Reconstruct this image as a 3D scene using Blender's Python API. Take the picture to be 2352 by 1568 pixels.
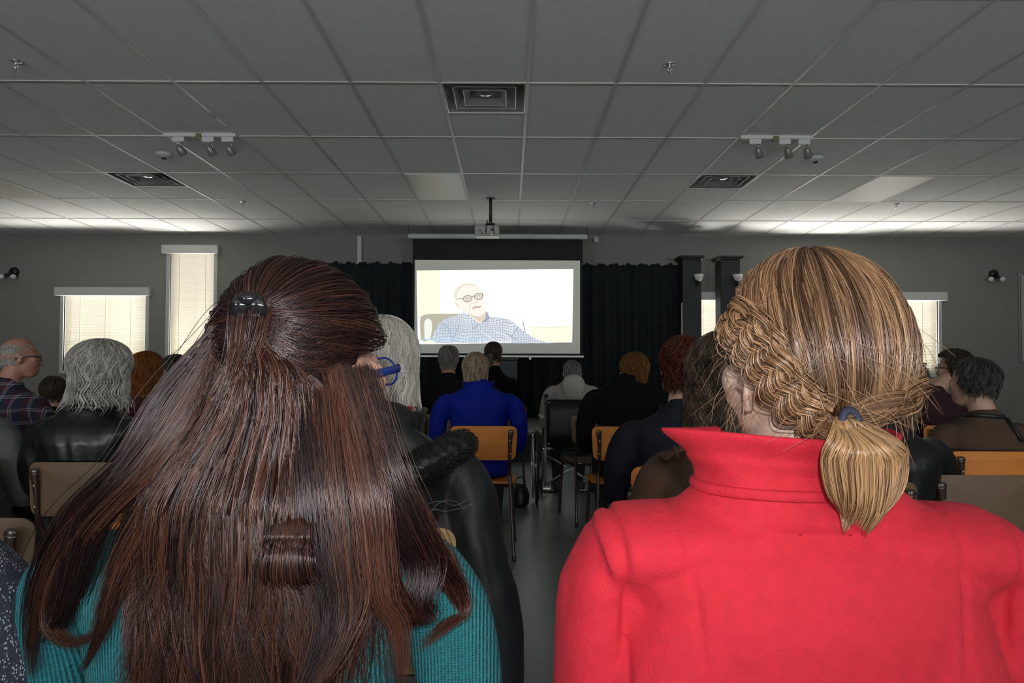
import bpy, math, random
import numpy as np
from mathutils import Vector, Matrix, Euler
random.seed(7); RNG = np.random.default_rng(7)
for o in list(bpy.data.objects): bpy.data.objects.remove(o)
SC = bpy.context.scene; COL = SC.collection
PI = math.pi

# ---------------------------------------------------------------- camera
FPX, PITCH, YAW, ROLL, ZC = 1688.3, 0.02862, -0.0038, -0.00298, 1.17
def rotm():
    cx, sx = math.cos(PITCH), math.sin(PITCH); cy, sy = math.cos(YAW), math.sin(YAW); cr, sr = math.cos(ROLL), math.sin(ROLL)
    Rx = np.array([[1,0,0],[0,cx,-sx],[0,sx,cx]]); Rz = np.array([[cy,-sy,0],[sy,cy,0],[0,0,1]]); Ry = np.array([[cr,0,sr],[0,1,0],[-sr,0,cr]])
    return Rz @ Rx @ Ry
RM = rotm()
cam = bpy.data.cameras.new('camera'); camo = bpy.data.objects.new('camera', cam); COL.objects.link(camo)
cam.sensor_width = 36; cam.lens = FPX/2352*36; cam.clip_start = .02
M = Matrix([[RM[0,0], RM[0,2], -RM[0,1], 0],[RM[1,0], RM[1,2], -RM[1,1], 0],[RM[2,0], RM[2,2], -RM[2,1], ZC],[0,0,0,1]])
camo.matrix_world = M; SC.camera = camo
def W(px, py, Y):
    """world point at forward distance Y seen at photo pixel px, py"""
    d = RM @ np.array([(px-1176)/FPX, 1, (784-py)/FPX]); d = d/d[1]*Y
    return Vector((d[0], d[1], ZC+d[2]))
# ---------------------------------------------------------------- world, lights, exposure
SC.view_settings.view_transform = 'Standard'; SC.view_settings.look = 'None'
SC.view_settings.exposure = 0.0; SC.view_settings.gamma = 1.0; SC.view_settings.use_curve_mapping = False
world = bpy.data.worlds.new('sky'); SC.world = world; world.use_nodes = True
world.node_tree.nodes['Background'].inputs[0].default_value = (.93, .97, 1, 1)
world.node_tree.nodes['Background'].inputs[1].default_value = 2.0
def light(name, kind, loc, rot, energy, color=(1,1,1), **k):
    l = bpy.data.lights.new(name, kind); l.energy = energy; l.color = color
    for a, b in k.items(): setattr(l, a, b)
    o = bpy.data.objects.new(name, l); COL.objects.link(o); o.location = loc; o.rotation_euler = rot
    return o
# the camera's flash, above the lens and set back on the body
light('camera_flash', 'SPOT', (.012, -.07, ZC+.075), (math.radians(95), 0, 0), 33.5, (1, .97, .95), shadow_soft_size=.012, spot_size=math.radians(104), spot_blend=1.0)
CEIL = 3.10; WALLY = 11.12
# daylight outside each window (bounced up from snow) : x centre, z centre, width, height
WINS = []
def winpx(x0, x1, y0, y1):
    a, b = W(x0, y0, WALLY), W(x1, y1, WALLY); return (a.x, b.x, b.z, a.z)
WINS = [winpx(148, 333, 672, 850), winpx(392, 489, 576, 850), winpx(1580, 1765, 683, 858), winpx(1818, 1918, 584, 858), winpx(1970, 2156, 683, 858)]
for (x0, x1, z0, z1) in WINS:
    w = x1-x0; kk = 2.4 if w < .8 else 1
    light('daylight', 'AREA', ((x0+x1)/2, WALLY+.62, (z0+z1)/2-1.0), (math.radians(-150), 0, 0), 195*w, (1, .97, .93), shape='RECTANGLE', size=w+.4, size_y=.9)
    light('daylight', 'AREA', ((x0+x1)/2, WALLY+.75, (z0+z1)/2+.05), (math.radians(-90), 0, 0), 15*w*kk, (1, .98, .95), shape='RECTANGLE', size=w+.1, size_y=(z1-z0))
# added fill lamps behind the camera, aimed up to brighten the ceiling
for x_ in (-5.2, 0, 5.2): light('rear_fill', 'AREA', (x_, -7.35, .75), (math.radians(128), 0, 0), 640, (.93, .97, 1), shape='RECTANGLE', size=2.6, size_y=1.5)

# ---------------------------------------------------------------- materials
MATS = {}
def mat(name, col, rough=.6, metal=0, spec=.5, noise=0, nscale=30, bump=0, bscale=200, sheen=0, coat=0, emit=None, estr=1, alpha=None):
    if name in MATS: return MATS[name]
    m = bpy.data.materials.new(name); m.use_nodes = True; nt = m.node_tree; b = nt.nodes['Principled BSDF']
    b.inputs['Base Color'].default_value = (*col, 1); b.inputs['Roughness'].default_value = rough; b.inputs['Metallic'].default_value = metal
    b.inputs['Specular IOR Level'].default_value = spec
    if sheen: b.inputs['Sheen Weight'].default_value = sheen; b.inputs['Sheen Roughness'].default_value = .5; b.inputs['Sheen Tint'].default_value = (*[min(1, c*1.5+.1) for c in col], 1)
    if coat: b.inputs['Coat Weight'].default_value = coat; b.inputs['Coat Roughness'].default_value = .15
    if emit: b.inputs['Emission Color'].default_value = (*emit, 1); b.inputs['Emission Strength'].default_value = estr
    tc = nt.nodes.new('ShaderNodeTexCoord')
    if noise:
        n = nt.nodes.new('ShaderNodeTexNoise'); n.inputs['Scale'].default_value = nscale; n.inputs['Detail'].default_value = 5
        nt.links.new(tc.outputs['Object'], n.inputs['Vector'])
        r = nt.nodes.new('ShaderNodeValToRGB'); r.color_ramp.elements[0].position = .3; r.color_ramp.elements[1].position = .7
        r.color_ramp.elements[0].color = (*[c*(1-noise) for c in col], 1); r.color_ramp.elements[1].color = (*[min(1, c*(1+noise)) for c in col], 1)
        nt.links.new(n.outputs['Fac'], r.inputs['Fac']); nt.links.new(r.outputs['Color'], b.inputs['Base Color'])
    if bump:
        n2 = nt.nodes.new('ShaderNodeTexNoise'); n2.inputs['Scale'].default_value = bscale; n2.inputs['Detail'].default_value = 4
        nt.links.new(tc.outputs['Object'], n2.inputs['Vector'])
        bp = nt.nodes.new('ShaderNodeBump'); bp.inputs['Strength'].default_value = bump; bp.inputs['Distance'].default_value = .003
        nt.links.new(n2.outputs['Fac'], bp.inputs['Height']); nt.links.new(bp.outputs['Normal'], b.inputs['Normal'])
    MATS[name] = m; return m
def nodes(m): return m.node_tree, m.node_tree.nodes['Principled BSDF']
def mathn(nt, op, a, b=None):
    n = nt.nodes.new('ShaderNodeMath'); n.operation = op
    for i, v in enumerate((a, b)):
        if v is None: continue
        if isinstance(v, (int, float)): n.inputs[i].default_value = v
        else: nt.links.new(v, n.inputs[i])
    return n.outputs[0]
def mixc(nt, f, a, b):
    n = nt.nodes.new('ShaderNodeMix'); n.data_type = 'RGBA'
    nt.links.new(f, n.inputs[0])
    for k, v in ((6, a), (7, b)):
        if isinstance(v, tuple): n.inputs[k].default_value = (*v, 1)
        else: nt.links.new(v, n.inputs[k])
    return n.outputs[2]
def sepxyz(nt):
    tc = nt.nodes.new('ShaderNodeTexCoord'); s = nt.nodes.new('ShaderNodeSeparateXYZ'); nt.links.new(tc.outputs['Object'], s.inputs[0]); return s.outputs
def lines(nt, c, period, width, off=0.):
    a = mathn(nt, 'ADD', c, off+50*period); f = mathn(nt, 'MODULO', a, period); return mathn(nt, 'LESS_THAN', f, width)

def hairmat(name, dark, light_, rough=.34, spec=.6, tint=(1,1,1)):
    if name in MATS: return MATS[name]
    m = mat(name, dark, rough, spec=spec); nt, b = nodes(m)
    at = nt.nodes.new('ShaderNodeAttribute'); at.attribute_name = 'hv'
    r = nt.nodes.new('ShaderNodeValToRGB'); r.color_ramp.elements[0].color = (*dark, 1); r.color_ramp.elements[1].color = (*light_, 1)
    r.color_ramp.elements[0].position = .15; r.color_ramp.elements[1].position = .95
    nt.links.new(at.outputs['Fac'], r.inputs['Fac']); nt.links.new(r.outputs['Color'], b.inputs['Base Color'])
    b.inputs['Specular Tint'].default_value = (*tint, 1)
    return m

# ---------------------------------------------------------------- mesh helpers
class MB:
    def __init__(s): s.v = []; s.f = []
    def add(s, v, f):
        k = len(s.v); s.v += [tuple(p) for p in v]; s.f += [tuple(i+k for i in q) for q in f]; return s
    def box(s, x0, x1, y0, y1, z0, z1, bev=0):
        b = min(bev, (x1-x0)*.49, (y1-y0)*.49, (z1-z0)*.49)
        if b <= 0:
            v = [(x,y,z) for x in (x0,x1) for y in (y0,y1) for z in (z0,z1)]
            return s.add(v, [(0,1,3,2),(4,6,7,5),(0,4,5,1),(2,3,7,6),(0,2,6,4),(1,5,7,3)])
        # chamfered box : 24 verts
        v = []; idx = {}
        X = (x0,x1); Y = (y0,y1); Z = (z0,z1)
        for i in (0,1):
            for j in (0,1):
                for k in (0,1):
                    sx, sy, sz = (1-2*i)*b, (1-2*j)*b, (1-2*k)*b
                    idx[i,j,k,0] = len(v); v.append((X[i], Y[j]+sy, Z[k]+sz))
                    idx[i,j,k,1] = len(v); v.append((X[i]+sx, Y[j], Z[k]+sz))
                    idx[i,j,k,2] = len(v); v.append((X[i]+sx, Y[j]+sy, Z[k]))
        f = []
        for i in (0,1):
            q = [idx[i,0,0,0], idx[i,1,0,0], idx[i,1,1,0], idx[i,0,1,0]]; f.append(tuple(q if i else q[::-1]))
        for j in (0,1):
            q = [idx[0,j,0,1], idx[1,j,0,1], idx[1,j,1,1], idx[0,j,1,1]]; f.append(tuple(q if not j else q[::-1]))
        for k in (0,1):
            q = [idx[0,0,k,2], idx[1,0,k,2], idx[1,1,k,2], idx[0,1,k,2]]; f.append(tuple(q if k else q[::-1]))
        for i in (0,1):
            for j in (0,1):
                q = (idx[i,j,0,0], idx[i,j,0,1], idx[i,j,1,1], idx[i,j,1,0]); f.append(q if i != j else q[::-1])
                q = (idx[i,0+0,j,0], idx[i,0,j,2], idx[i,1,j,2], idx[i,1,j,0]); f.append(q if i == j else q[::-1])
                q = (idx[0,i,j,1], idx[0,i,j,2], idx[1,i,j,2], idx[1,i,j,1]); f.append(q if i != j else q[::-1])
        for i in (0,1):
            for j in (0,1):
                for k in (0,1):
                    q = (idx[i,j,k,0], idx[i,j,k,1], idx[i,j,k,2]); f.append(q if (i+j+k) % 2 else q[::-1])
        return s.add(v, f)
    def rings(s, R, cap=True, closed=True):
        """list of equal-length rings of points"""
        n = len(R[0]); v = [p for r in R for p in r]; f = []
        for i in range(len(R)-1):
            for j in range(n if closed else n-1):
                a = i*n+j; b = i*n+(j+1) % n; f.append((a, b, b+n, a+n))
        if cap: f.append(tuple(range(n))[::-1]); f.append(tuple((len(R)-1)*n+j for j in range(n)))
        return s.add(v, f)
    def tube(s, pts, rad, n=12, cap=True, up=None, loop=False):
        """rad: number, list, or list of (a,b) ; first axis sideways"""
        P = [Vector(p) for p in pts]; m = len(P); R = []
        if not isinstance(rad, (list, tuple)): rad = [rad]*m
        T = []
        for i in range(m):
            a = P[(i-1) % m if loop else max(0, i-1)]; b = P[(i+1) % m if loop else min(m-1, i+1)]
            t = (b-a); T.append(t.normalized() if t.length > 1e-9 else Vector((0,0,1)))
        ref = Vector(up) if up else (Vector((0,0,1)) if abs(T[0].z) < .9 else Vector((0,1,0)))
        side = T[0].cross(ref).normalized()
        for i in range(m):
            if up: side = T[i].cross(ref).normalized()
            else: side = (side-T[i]*side.dot(T[i])).normalized()
            u = T[i].cross(side)
            r = rad[i]; a, b = r if isinstance(r, (list, tuple)) else (r, r)
            R.append([P[i]+side*math.cos(q)*a+u*math.sin(q)*b for q in [2*PI*k/n for k in range(n)]])
        if loop: R.append(R[0]); cap = False
        return s.rings([list(map(tuple, r)) for r in R], cap)
    def ell(s, c, r, rot=None, nu=20, nv=12, fn=None):
        v = []; f = []
        for i in range(nv+1):
            th = PI*i/nv
            for j in range(nu):
                ph = 2*PI*j/nu; p = Vector((math.sin(th)*math.cos(ph)*r[0], math.sin(th)*math.sin(ph)*r[1], math.cos(th)*r[2]))
                if rot: p.rotate(Euler(rot))
                v.append(Vector(c)+p)
        for i in range(nv):
            for j in range(nu):
                a = i*nu+j; b = i*nu+(j+1) % nu; f.append((a, a+nu, b+nu, b))
        return s.add(v, f)
    def lathe(s, c, prof, n=24, axis='z'):
        R = []
        for (r, h) in prof:
            q = []
            for k in range(n):
                a = 2*PI*k/n; x, y = r*math.cos(a), r*math.sin(a)
                q.append((c[0]+x, c[1]+y, c[2]+h) if axis == 'z' else ((c[0]+x, c[1]+h, c[2]-y) if axis == 'y' else (c[0]+h, c[1]+x, c[2]+y)))
            R.append(q)
        return s.rings(R)
    def prism(s, poly, y0, y1):
        """polygon in xz, extruded in y"""
        n = len(poly); v = [(x, y0, z) for x, z in poly]+[(x, y1, z) for x, z in poly]
        f = [tuple(range(n)), tuple(range(2*n-1, n-1, -1))]+[(i, i+n, (i+1) % n+n, (i+1) % n) for i in range(n)]
        return s.add(v, f)
    def mesh(s, name):
        m = bpy.data.meshes.new(name); m.from_pydata(s.v, [], s.f); m.update(); return m
    def build(s, name, mt, parent=None, smooth=False, recalc=True):
        m = s.mesh(name); m.validate()
        if recalc:
            import bmesh
            bm = bmesh.new(); bm.from_mesh(m); bmesh.ops.recalc_face_normals(bm, faces=bm.faces); bm.to_mesh(m); bm.free()
        return link(name, m, mt, parent, smooth)
def link(name, m, mt, parent=None, smooth=False):
    if mt: m.materials.clear(); m.materials.append(mt)
    if smooth: m.polygons.foreach_set('use_smooth', [True]*len(m.polygons)); m.update()
    o = bpy.data.objects.new(name, m); COL.objects.link(o)
    if parent: o.parent = parent
    return o
def smooth_by_angle(o, deg=35):
    m = o.data; m.polygons.foreach_set('use_smooth', [True]*len(m.polygons))
    try: m.set_sharp_from_angle(angle=math.radians(deg))
    except Exception: pass
    return o
def empty(name, loc, rz=0, label=None, cat=None, group=None):
    o = bpy.data.objects.new(name, None); COL.objects.link(o); o.location = loc; o.rotation_euler = (0, 0, rz); o.empty_display_size = .1
    return tag(o, label, cat, group)
def tag(o, label=None, cat=None, group=None, kind=None):
    if label: o['label'] = label
    if cat: o['category'] = cat
    if group: o['group'] = group
    if kind: o['kind'] = kind
    return o
def copy_tree(o, parent=None):
    c = o.copy(); COL.objects.link(c); c.parent = parent
    for ch in list(o.children): copy_tree(ch, c)
    return c
def remesh(mb, vox, smooth_it=4, fn=None):
    """join the overlapping closed volumes into one continuous skin"""
    m = mb.mesh('tmp'); o = bpy.data.objects.new('tmp', m); COL.objects.link(o)
    r = o.modifiers.new('r', 'REMESH'); r.mode = 'VOXEL'; r.voxel_size = vox
    if smooth_it:
        s = o.modifiers.new('s', 'SMOOTH'); s.factor = .5; s.iterations = smooth_it
    dg = bpy.context.evaluated_depsgraph_get(); dg.update()
    me = bpy.data.meshes.new_from_object(o.evaluated_get(dg)); bpy.data.objects.remove(o); bpy.data.meshes.remove(m)
    if fn is not None:
        n = len(me.vertices); co = np.empty(n*3, 'f'); me.vertices.foreach_get('co', co); co = co.reshape(-1, 3)
        nr = np.empty(n*3, 'f'); me.vertices.foreach_get('normal', nr); nr = nr.reshape(-1, 3)
        co = fn(co.astype('d'), nr.astype('d')); me.vertices.foreach_set('co', co.astype('f').ravel()); me.update()
    return me
def snoise(P, scale, seed=0, octs=3):
    """cheap smooth 3-D noise from sums of sines, -1..1"""
    r = np.random.default_rng(seed); out = np.zeros(len(P)); amp = 1; tot = 0
    for o_ in range(octs):
        for k in range(4):
            d = r.normal(size=3); d /= np.linalg.norm(d); out += amp*np.sin(P @ d*scale*(2**o_)*r.uniform(.7, 1.3)+r.uniform(0, 6.28)+1.3*np.sin(P @ np.roll(d, 1)*scale*(2**o_)*.7))
            tot += amp
        amp *= .5
    return out/tot*2
def spline(pts, n):
    """Catmull-Rom through pts (k x d) -> n x d"""
    P = np.array(pts, float); k = len(P); t = np.linspace(0, k-1, n); i = np.minimum(t.astype(int), k-2); u = (t-i)[:, None]
    A = P[np.maximum(i-1, 0)]; B = P[i]; C = P[i+1]; D = P[np.minimum(i+2, k-1)]
    return .5*((2*B)+(-A+C)*u+(2*A-5*B+4*C-D)*u*u+(-A+3*B-3*C+D)*u**3)

# ---------------------------------------------------------------- hair
def strand_mesh(name, S, rad, sides=3, hv=None, taper=.25, extra=None):
    """S: n x k x 3 strand points -> tubes in one mesh; rad per strand or scalar"""
    n, k, _ = S.shape
    T = np.gradient(S, axis=1); T /= np.linalg.norm(T, axis=2, keepdims=True)+1e-9
    ref = RNG.normal(size=(n, 1, 3)); ref /= np.linalg.norm(ref, axis=2, keepdims=True)
    A = np.cross(T, ref); A /= np.linalg.norm(A, axis=2, keepdims=True)+1e-9; B = np.cross(T, A)
    prof = np.ones(k); q = max(2, k//3); prof[-q:] = np.linspace(1, taper, q); prof[0] = .6
    R = (np.broadcast_to(np.asarray(rad, float), (n,))[:, None]*prof[None])[:, :, None]
    V = np.stack([S+R*(math.cos(a)*A+math.sin(a)*B) for a in [2*PI*j/sides for j in range(sides)]], axis=2)  # n,k,sides,3
    idx = np.arange(n*k*sides).reshape(n, k, sides)
    a = idx[:, :-1, :]; b = np.roll(idx, -1, axis=2)[:, :-1, :]; c = np.roll(idx, -1, axis=2)[:, 1:, :]; d = idx[:, 1:, :]
    F = np.stack([a, b, c, d], axis=-1).reshape(-1, 4)
    verts = V.reshape(-1, 3)
    if hv is None: hv = RNG.random(n)
    hvv = np.repeat(hv, k*sides)
    ev, ef = (extra if extra is not None else (np.zeros((0, 3)), []))
    nv = len(verts)+len(ev)
    loops = F.ravel(); ls = np.arange(0, len(F)*4, 4); lt = np.full(len(F), 4)
    if len(ev):
        el = np.concatenate([np.array(f) for f in ef])+len(verts); en = np.array([len(f) for f in ef])
        ls = np.concatenate([ls, len(loops)+np.concatenate([[0], np.cumsum(en)[:-1]])]); loops = np.concatenate([loops, el]); lt = np.concatenate([lt, en])
        verts = np.concatenate([verts, ev]); hvv = np.concatenate([hvv, np.full(len(ev), .12)])
    m = bpy.data.meshes.new(name); m.vertices.add(nv); m.vertices.foreach_set('co', verts.astype('f').ravel())
    m.loops.add(len(loops)); m.loops.foreach_set('vertex_index', loops.astype('i'))
    m.polygons.add(len(ls)); m.polygons.foreach_set('loop_start', ls.astype('i'))
    m.update(calc_edges=True); m.validate()
    at = m.attributes.new('hv', 'FLOAT', 'POINT'); at.data.foreach_set('value', hvv.astype('f'))
    m.polygons.foreach_set('use_smooth', np.ones(len(m.polygons), bool)); m.update()
    return m

HC = np.array([0, -.012, .022]); HR = np.array([.083, .103, .092])     # hair cap on the head, head coordinates
def cap_point(phi, th, vol, taper=.0, crown_tilt=.35):
    """phi 0 = back of head, th polar angle from crown; th beyond 90 deg goes straight down.  arrays"""
    R = HR*np.array(vol) if np.ndim(vol) else HR*vol
    t = np.minimum(th, PI/2); down = np.maximum(th-PI/2, 0)
    d = np.stack([np.sin(t)*np.sin(phi), -np.sin(t)*np.cos(phi), np.cos(t)], -1)
    ct = crown_tilt*(1-np.clip(down, 0, 1))       # crown a little to the back
    ca, sa = np.cos(ct), np.sin(ct)
    fall = np.clip(t/(PI/2), 0, 1)
    k = 1-fall
    y = d[..., 1]-k*.35*0
    d = np.stack([d[..., 0], y, d[..., 2]], -1)
    P = d*R
    P[..., 2] -= down*.1
    s = 1-taper*np.clip(down, 0, 2)
    P[..., 0] *= s; P[..., 1] *= s
    return P+HC
def cap_hair(name, n, hem, vol=1.0, taper=.25, rad=.0011, k=12, wave=.004, flare=0., clump=60, curl=0., hairline=.95, side=1.5, bald=0., whorl=.6, seed=1, length=(.5, 1.2), curlf=30., part=None, ftaper=.3):
    """hem: head-z of the hem at the back"""
    r = np.random.default_rng(seed)
    thm = PI/2+(HC[2]-hem)/.1 if hem < HC[2] else math.acos(min(1, (hem-HC[2])/HR[2]))
    def thmax(phi):
        f = np.abs(((phi+PI) % (2*PI))-PI)         # 0 back .. pi front
        x = np.clip((f-side)/.45, 0, 1); x = x*x*(3-2*x)
        return thm*(1-x)+hairline*x
    gphi = r.uniform(0, 2*PI, clump); gth = r.uniform(.03, 1, clump)
    phi = r.uniform(0, 2*PI, n); u = r.random(n)**.7
    th0 = u*thmax(phi)*.93+bald*(1-u)
    th0 = np.maximum(th0, bald*(1+.2*np.sin(3*phi)))
    L = r.uniform(*length, n)
    t = np.linspace(0, 1, k)
    th = th0[:, None]+L[:, None]*t[None]
    ph = phi[:, None]+whorl*np.exp(-th*1.3)+.05*r.normal(size=(n, 1))
    tm = thmax(ph)*(1+.06*r.normal(size=(n, 1)))
    th = np.minimum(th, th0[:, None]+(np.maximum(tm-th0[:, None], .06))*t[None]**.9) if True else th
    # clumps : pull azimuth to neighbouring clump centre as it goes down
    cw = 2*PI/clump; cc = np.round(ph/cw)*cw+cw*.25*np.sin(np.round(ph/cw)*12.9)
    ph = ph+(cc-ph)*np.clip((th-.9)/1.6, 0, .75)
    lift = 1+.02*r.random((n, 1))+.05*r.random((n, 1))**3
    P = cap_point(ph, th, vol, taper)
    C = HC[None, None]
    P = C+(P-C)*lift[..., None]
    g = np.round(phi/cw)
    w1 = np.sin(th*7+g[:, None]*2.1)*wave; 
    P += (w1*np.clip(th, 0, 1.5))[..., None]*np.stack([np.cos(ph), np.sin(ph), 0*ph], -1)
    if curl:
        a = np.arange(k)[None]*curlf/k+r.uniform(0, 6.28, (n, 1)); N = (P-C); N /= np.linalg.norm(N, axis=2, keepdims=True)
        X = np.cross(N, np.array([0, 0, 1.])); P += curl*(np.cos(a)[..., None]*N+np.sin(a)[..., None]*X)
    if flare:
        dn = np.clip(th-PI/2-.1, 0, 2)[..., None]; g3 = (g % 3-1)[:, None, None]
        P += dn*dn*flare*np.stack([np.sin(ph), -np.cos(ph), 0*ph], -1)*(1+.6*g3)
    # underlayer shell
    sv = []; sf = []; nu, nvv = 40, 16
    for i in range(nvv+1):
        for j in range(nu):
            p_ = 2*PI*j/nu; tmx = float(thmax(np.array(p_)))*.97
            q = bald*.96+(tmx-bald*.96)*i/nvv
            sv.append(cap_point(np.array(p_), np.array(q), np.array(vol)*.985, taper))
    for i in range(nvv):
        for j in range(nu): sf.append((i*nu+j, (i+1)*nu+j, (i+1)*nu+(j+1) % nu, i*nu+(j+1) % nu))
    hv = np.clip(.5+.35*np.sin(g*3.7)+.25*r.normal(size=n), 0, 1)
    return strand_mesh(name, P, rad*r.uniform(.7, 1.3, n), hv=hv, extra=(np.array(sv), sf))

# ---------------------------------------------------------------- the hall
M_wall = mat('painted_wall', (.215, .213, .19), .75, noise=.03, nscale=4, bump=.15, bscale=150)
M_tile = mat('ceiling_tile', (.84, .84, .80), .9, noise=.035, nscale=25, bump=.6, bscale=90)
M_grid = mat('ceiling_grid_metal', (.62, .62, .56), .4, bump=0)
M_floor = mat('floor_vinyl', (.165, .18, .18), .33, noise=.12, nscale=2.5, spec=.35)
M_white = mat('white_paint', (.55, .55, .52), .5); M_trim = mat('window_trim', (.5, .5, .47), .5)
M_black = mat('black_metal', (.012, .012, .012), .35); M_chrome = mat('polished_metal', (.78, .80, .80), .16, metal=.85)
M_steel = mat('brushed_steel', (.6, .6, .6), .3, metal=1)
M_blackpl = mat('black_plastic', (.02, .02, .02), .5)
XL, XR, YB = -9.3, 9.3, -6.5
def S(name, mb, m, label=None):
    o = mb.build(name, m); o['kind'] = 'structure'; return o
S('floor', MB().box(XL-.2, XR+.2, YB-.2, WALLY+.25, -.1, 0), M_floor)
S('wall_left', MB().box(XL-.2, XL, YB-.2, WALLY+.25, 0, CEIL+.1), M_wall)
S('wall_right', MB().box(XR, XR+.2, YB-.2, WALLY+.25, 0, CEIL+.1), M_wall)
rb = MB(); xs = XL  # unseen wall; its openings are added to let the rear fill lamps in
for x_ in (-5.2, 0, 5.2):
    rb.box(xs, x_-1.3, YB-.2, YB, 0, CEIL+.1).box(x_-1.3, x_+1.3, YB-.2, YB, 0, .95).box(x_-1.3, x_+1.3, YB-.2, YB, 2.3, CEIL+.1); xs = x_+1.3
rb.box(xs, XR, YB-.2, YB, 0, CEIL+.1)
S('wall_rear', rb, M_wall)
# end wall with window openings
wb = MB(); xs = XL
for (x0, x1, z0, z1) in WINS:
    wb.box(xs, x0, WALLY, WALLY+.2, 0, CEIL+.1); wb.box(x0, x1, WALLY, WALLY+.2, 0, z0); wb.box(x0, x1, WALLY, WALLY+.2, z1, CEIL+.1); xs = x1
wb.box(xs, XR, WALLY, WALLY+.2, 0, CEIL+.1)
S('wall_front', wb, M_wall)
S('baseboard_front', MB().box(XL, XR, WALLY-.015, WALLY, 0, .1, .004), M_white)
# ceiling : tile field, with wells for the diffusers; T-bar grid hangs 1 cm proud
GX = lambda c: .61*c+.124
GY = lambda r: 5.0165+1.22*r
DIFF = [(-1, 0), (-7, 2), (3, 2)]
cb = MB(); r0, r1 = -10, 6; c0, c1 = -16, 16
for r in range(r0, r1):
    for c in range(c0, c1):
        x0, x1, y0, y1 = GX(c), GX(c+1), GY(r), GY(r+1)
        x0, x1, y0, y1 = max(x0, XL), min(x1, XR), max(y0, YB), min(y1, WALLY)
        if x1-x0 < .01 or y1-y0 < .01: continue
        if (c, r) in DIFF: y0 = y0+.61
        cb.box(x0, x1, y0, y1, CEIL, CEIL+.02)
cb.box(XL, XR, YB, WALLY, CEIL+.25, CEIL+.3)
ce = S('ceiling', cb, M_tile)
gb = MB(); tw = .012
for c in range(c0, c1+1):
    x = GX(c)
    if XL < x < XR: gb.box(x-tw, x+tw, YB, WALLY, CEIL-.006, CEIL-.001)
for r in range(r0, 5):
    if GY(r) > YB: gb.box(XL, XR, GY(r)-tw*.8, GY(r)+tw*.8, CEIL-.007, CEIL-.002)
for (c, r) in DIFF: gb.box(GX(c), GX(c+1), GY(r)+.61-.01, GY(r)+.61+.01, CEIL-.007, CEIL-.002)
S('trim_1', gb, M_grid)

# windows with frames, valances, blinds
M_slat = mat('blind_slat', (.80, .77, .68), .5)
nt, b = nodes(M_slat); tr = nt.nodes.new('ShaderNodeBsdfTranslucent'); tr.inputs[0].default_value = (.62, .57, .44, 1)
mx = nt.nodes.new('ShaderNodeMixShader'); mx.inputs[0].default_value = .3; out = nt.nodes['Material Output']
nt.links.new(b.outputs[0], mx.inputs[1]); nt.links.new(tr.outputs[0], mx.inputs[2]); nt.links.new(mx.outputs[0], out.inputs[0])
M_glass = bpy.data.materials.new('window_glass'); M_glass.use_nodes = True; nt = M_glass.node_tree; nt.nodes.clear()
o_ = nt.nodes.new('ShaderNodeOutputMaterial'); a_ = nt.nodes.new('ShaderNodeBsdfTransparent'); g_ = nt.nodes.new('ShaderNodeBsdfGlossy'); g_.inputs['Roughness'].default_value = .02
m_ = nt.nodes.new('ShaderNodeMixShader'); m_.inputs[0].default_value = .06; nt.links.new(a_.outputs[0], m_.inputs[1]); nt.links.new(g_.outputs[0], m_.inputs[2]); nt.links.new(m_.outputs[0], o_.inputs[0])
vlab = ['lower valance and blind on the far left window, left of the tall window', 'blind with raised valance on the tall narrow window at left', 'blind on the window seen between the two black columns', 'raised valance and blind of the tall window behind the braided blonde head', 'blind on the window at right, just right of the red and white sign']
for i, (x0, x1, z0, z1) in enumerate(WINS):
    t = empty('window_%d' % (i+1), ((x0+x1)/2, WALLY, z0)); t['kind'] = 'structure'; w = (x1-x0)/2; h = z1-z0
    MB().box(-w-.055, -w, -.02, .03, -.05, h+.03, .004).box(w, w+.055, -.02, .03, -.05, h+.03, .004).box(-w, w, -.03, .03, -.055, 0, .004).box(-w, w, -.02, .03, h, h+.05, .004)\
        .build('window_frame', M_trim, t)
    MB().box(-w, w, .12, .17, 0, .045).box(-w, w, .12, .17, h-.045, h).box(-w, -w+.045, .12, .17, .045, h-.045).box(w-.045, w, .12, .17, .045, h-.045).box(-.02, .02, .12, .165, .045, h-.045).build('sash', M_white, t)
    MB().box(-w+.04, w-.04, .14, .146, .045, h-.045).build('pane', M_glass, t)
    bl = empty('window_blind', ((x0+x1)/2, WALLY-.03, z0), 0, vlab[i], 'blind', 'slatted blinds on the end wall')
    sb = MB(); p = .0235; n = int((h-.02)/p); tilt = math.radians(58); hw = .0125
    gapx = w-.012
    for k in range(n):
        z = .03+k*p; c, s_ = math.cos(tilt)*hw, math.sin(tilt)*hw
        v = []
        for sx in (-gapx, gapx):
            for (yy, zz) in ((-c, s_), (0, .0016), (c, -s_), (c, -s_-.0005), (0, .0011), (-c, s_-.0005)): v.append((sx, yy+.055, z+zz))
        sb.add(v, [(0,1,7,6),(1,2,8,7),(3,4,10,9),(4,5,11,10),(2,3,9,8),(5,0,6,11),(0,5,4,1),(1,4,3,2),(6,7,10,11),(7,8,9,10)])
    sb.build('slats', M_slat, bl)
    cb = MB()
    for xx in ([-w*.62, 0, w*.62] if w > .4 else [-w*.6, w*.6]): cb.box(xx-.0035, xx+.0035, .038, .0395, .02, h-.01)
    cb.box(-gapx, gapx, .045, .065, .0, .02, .004)
    cb.build('ladder_cord', M_slat, bl)
    MB().box(-w-.09, w+.09, -.085, .01, h-.05, h+.075, .006).build('valance', M_white, bl)

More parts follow.
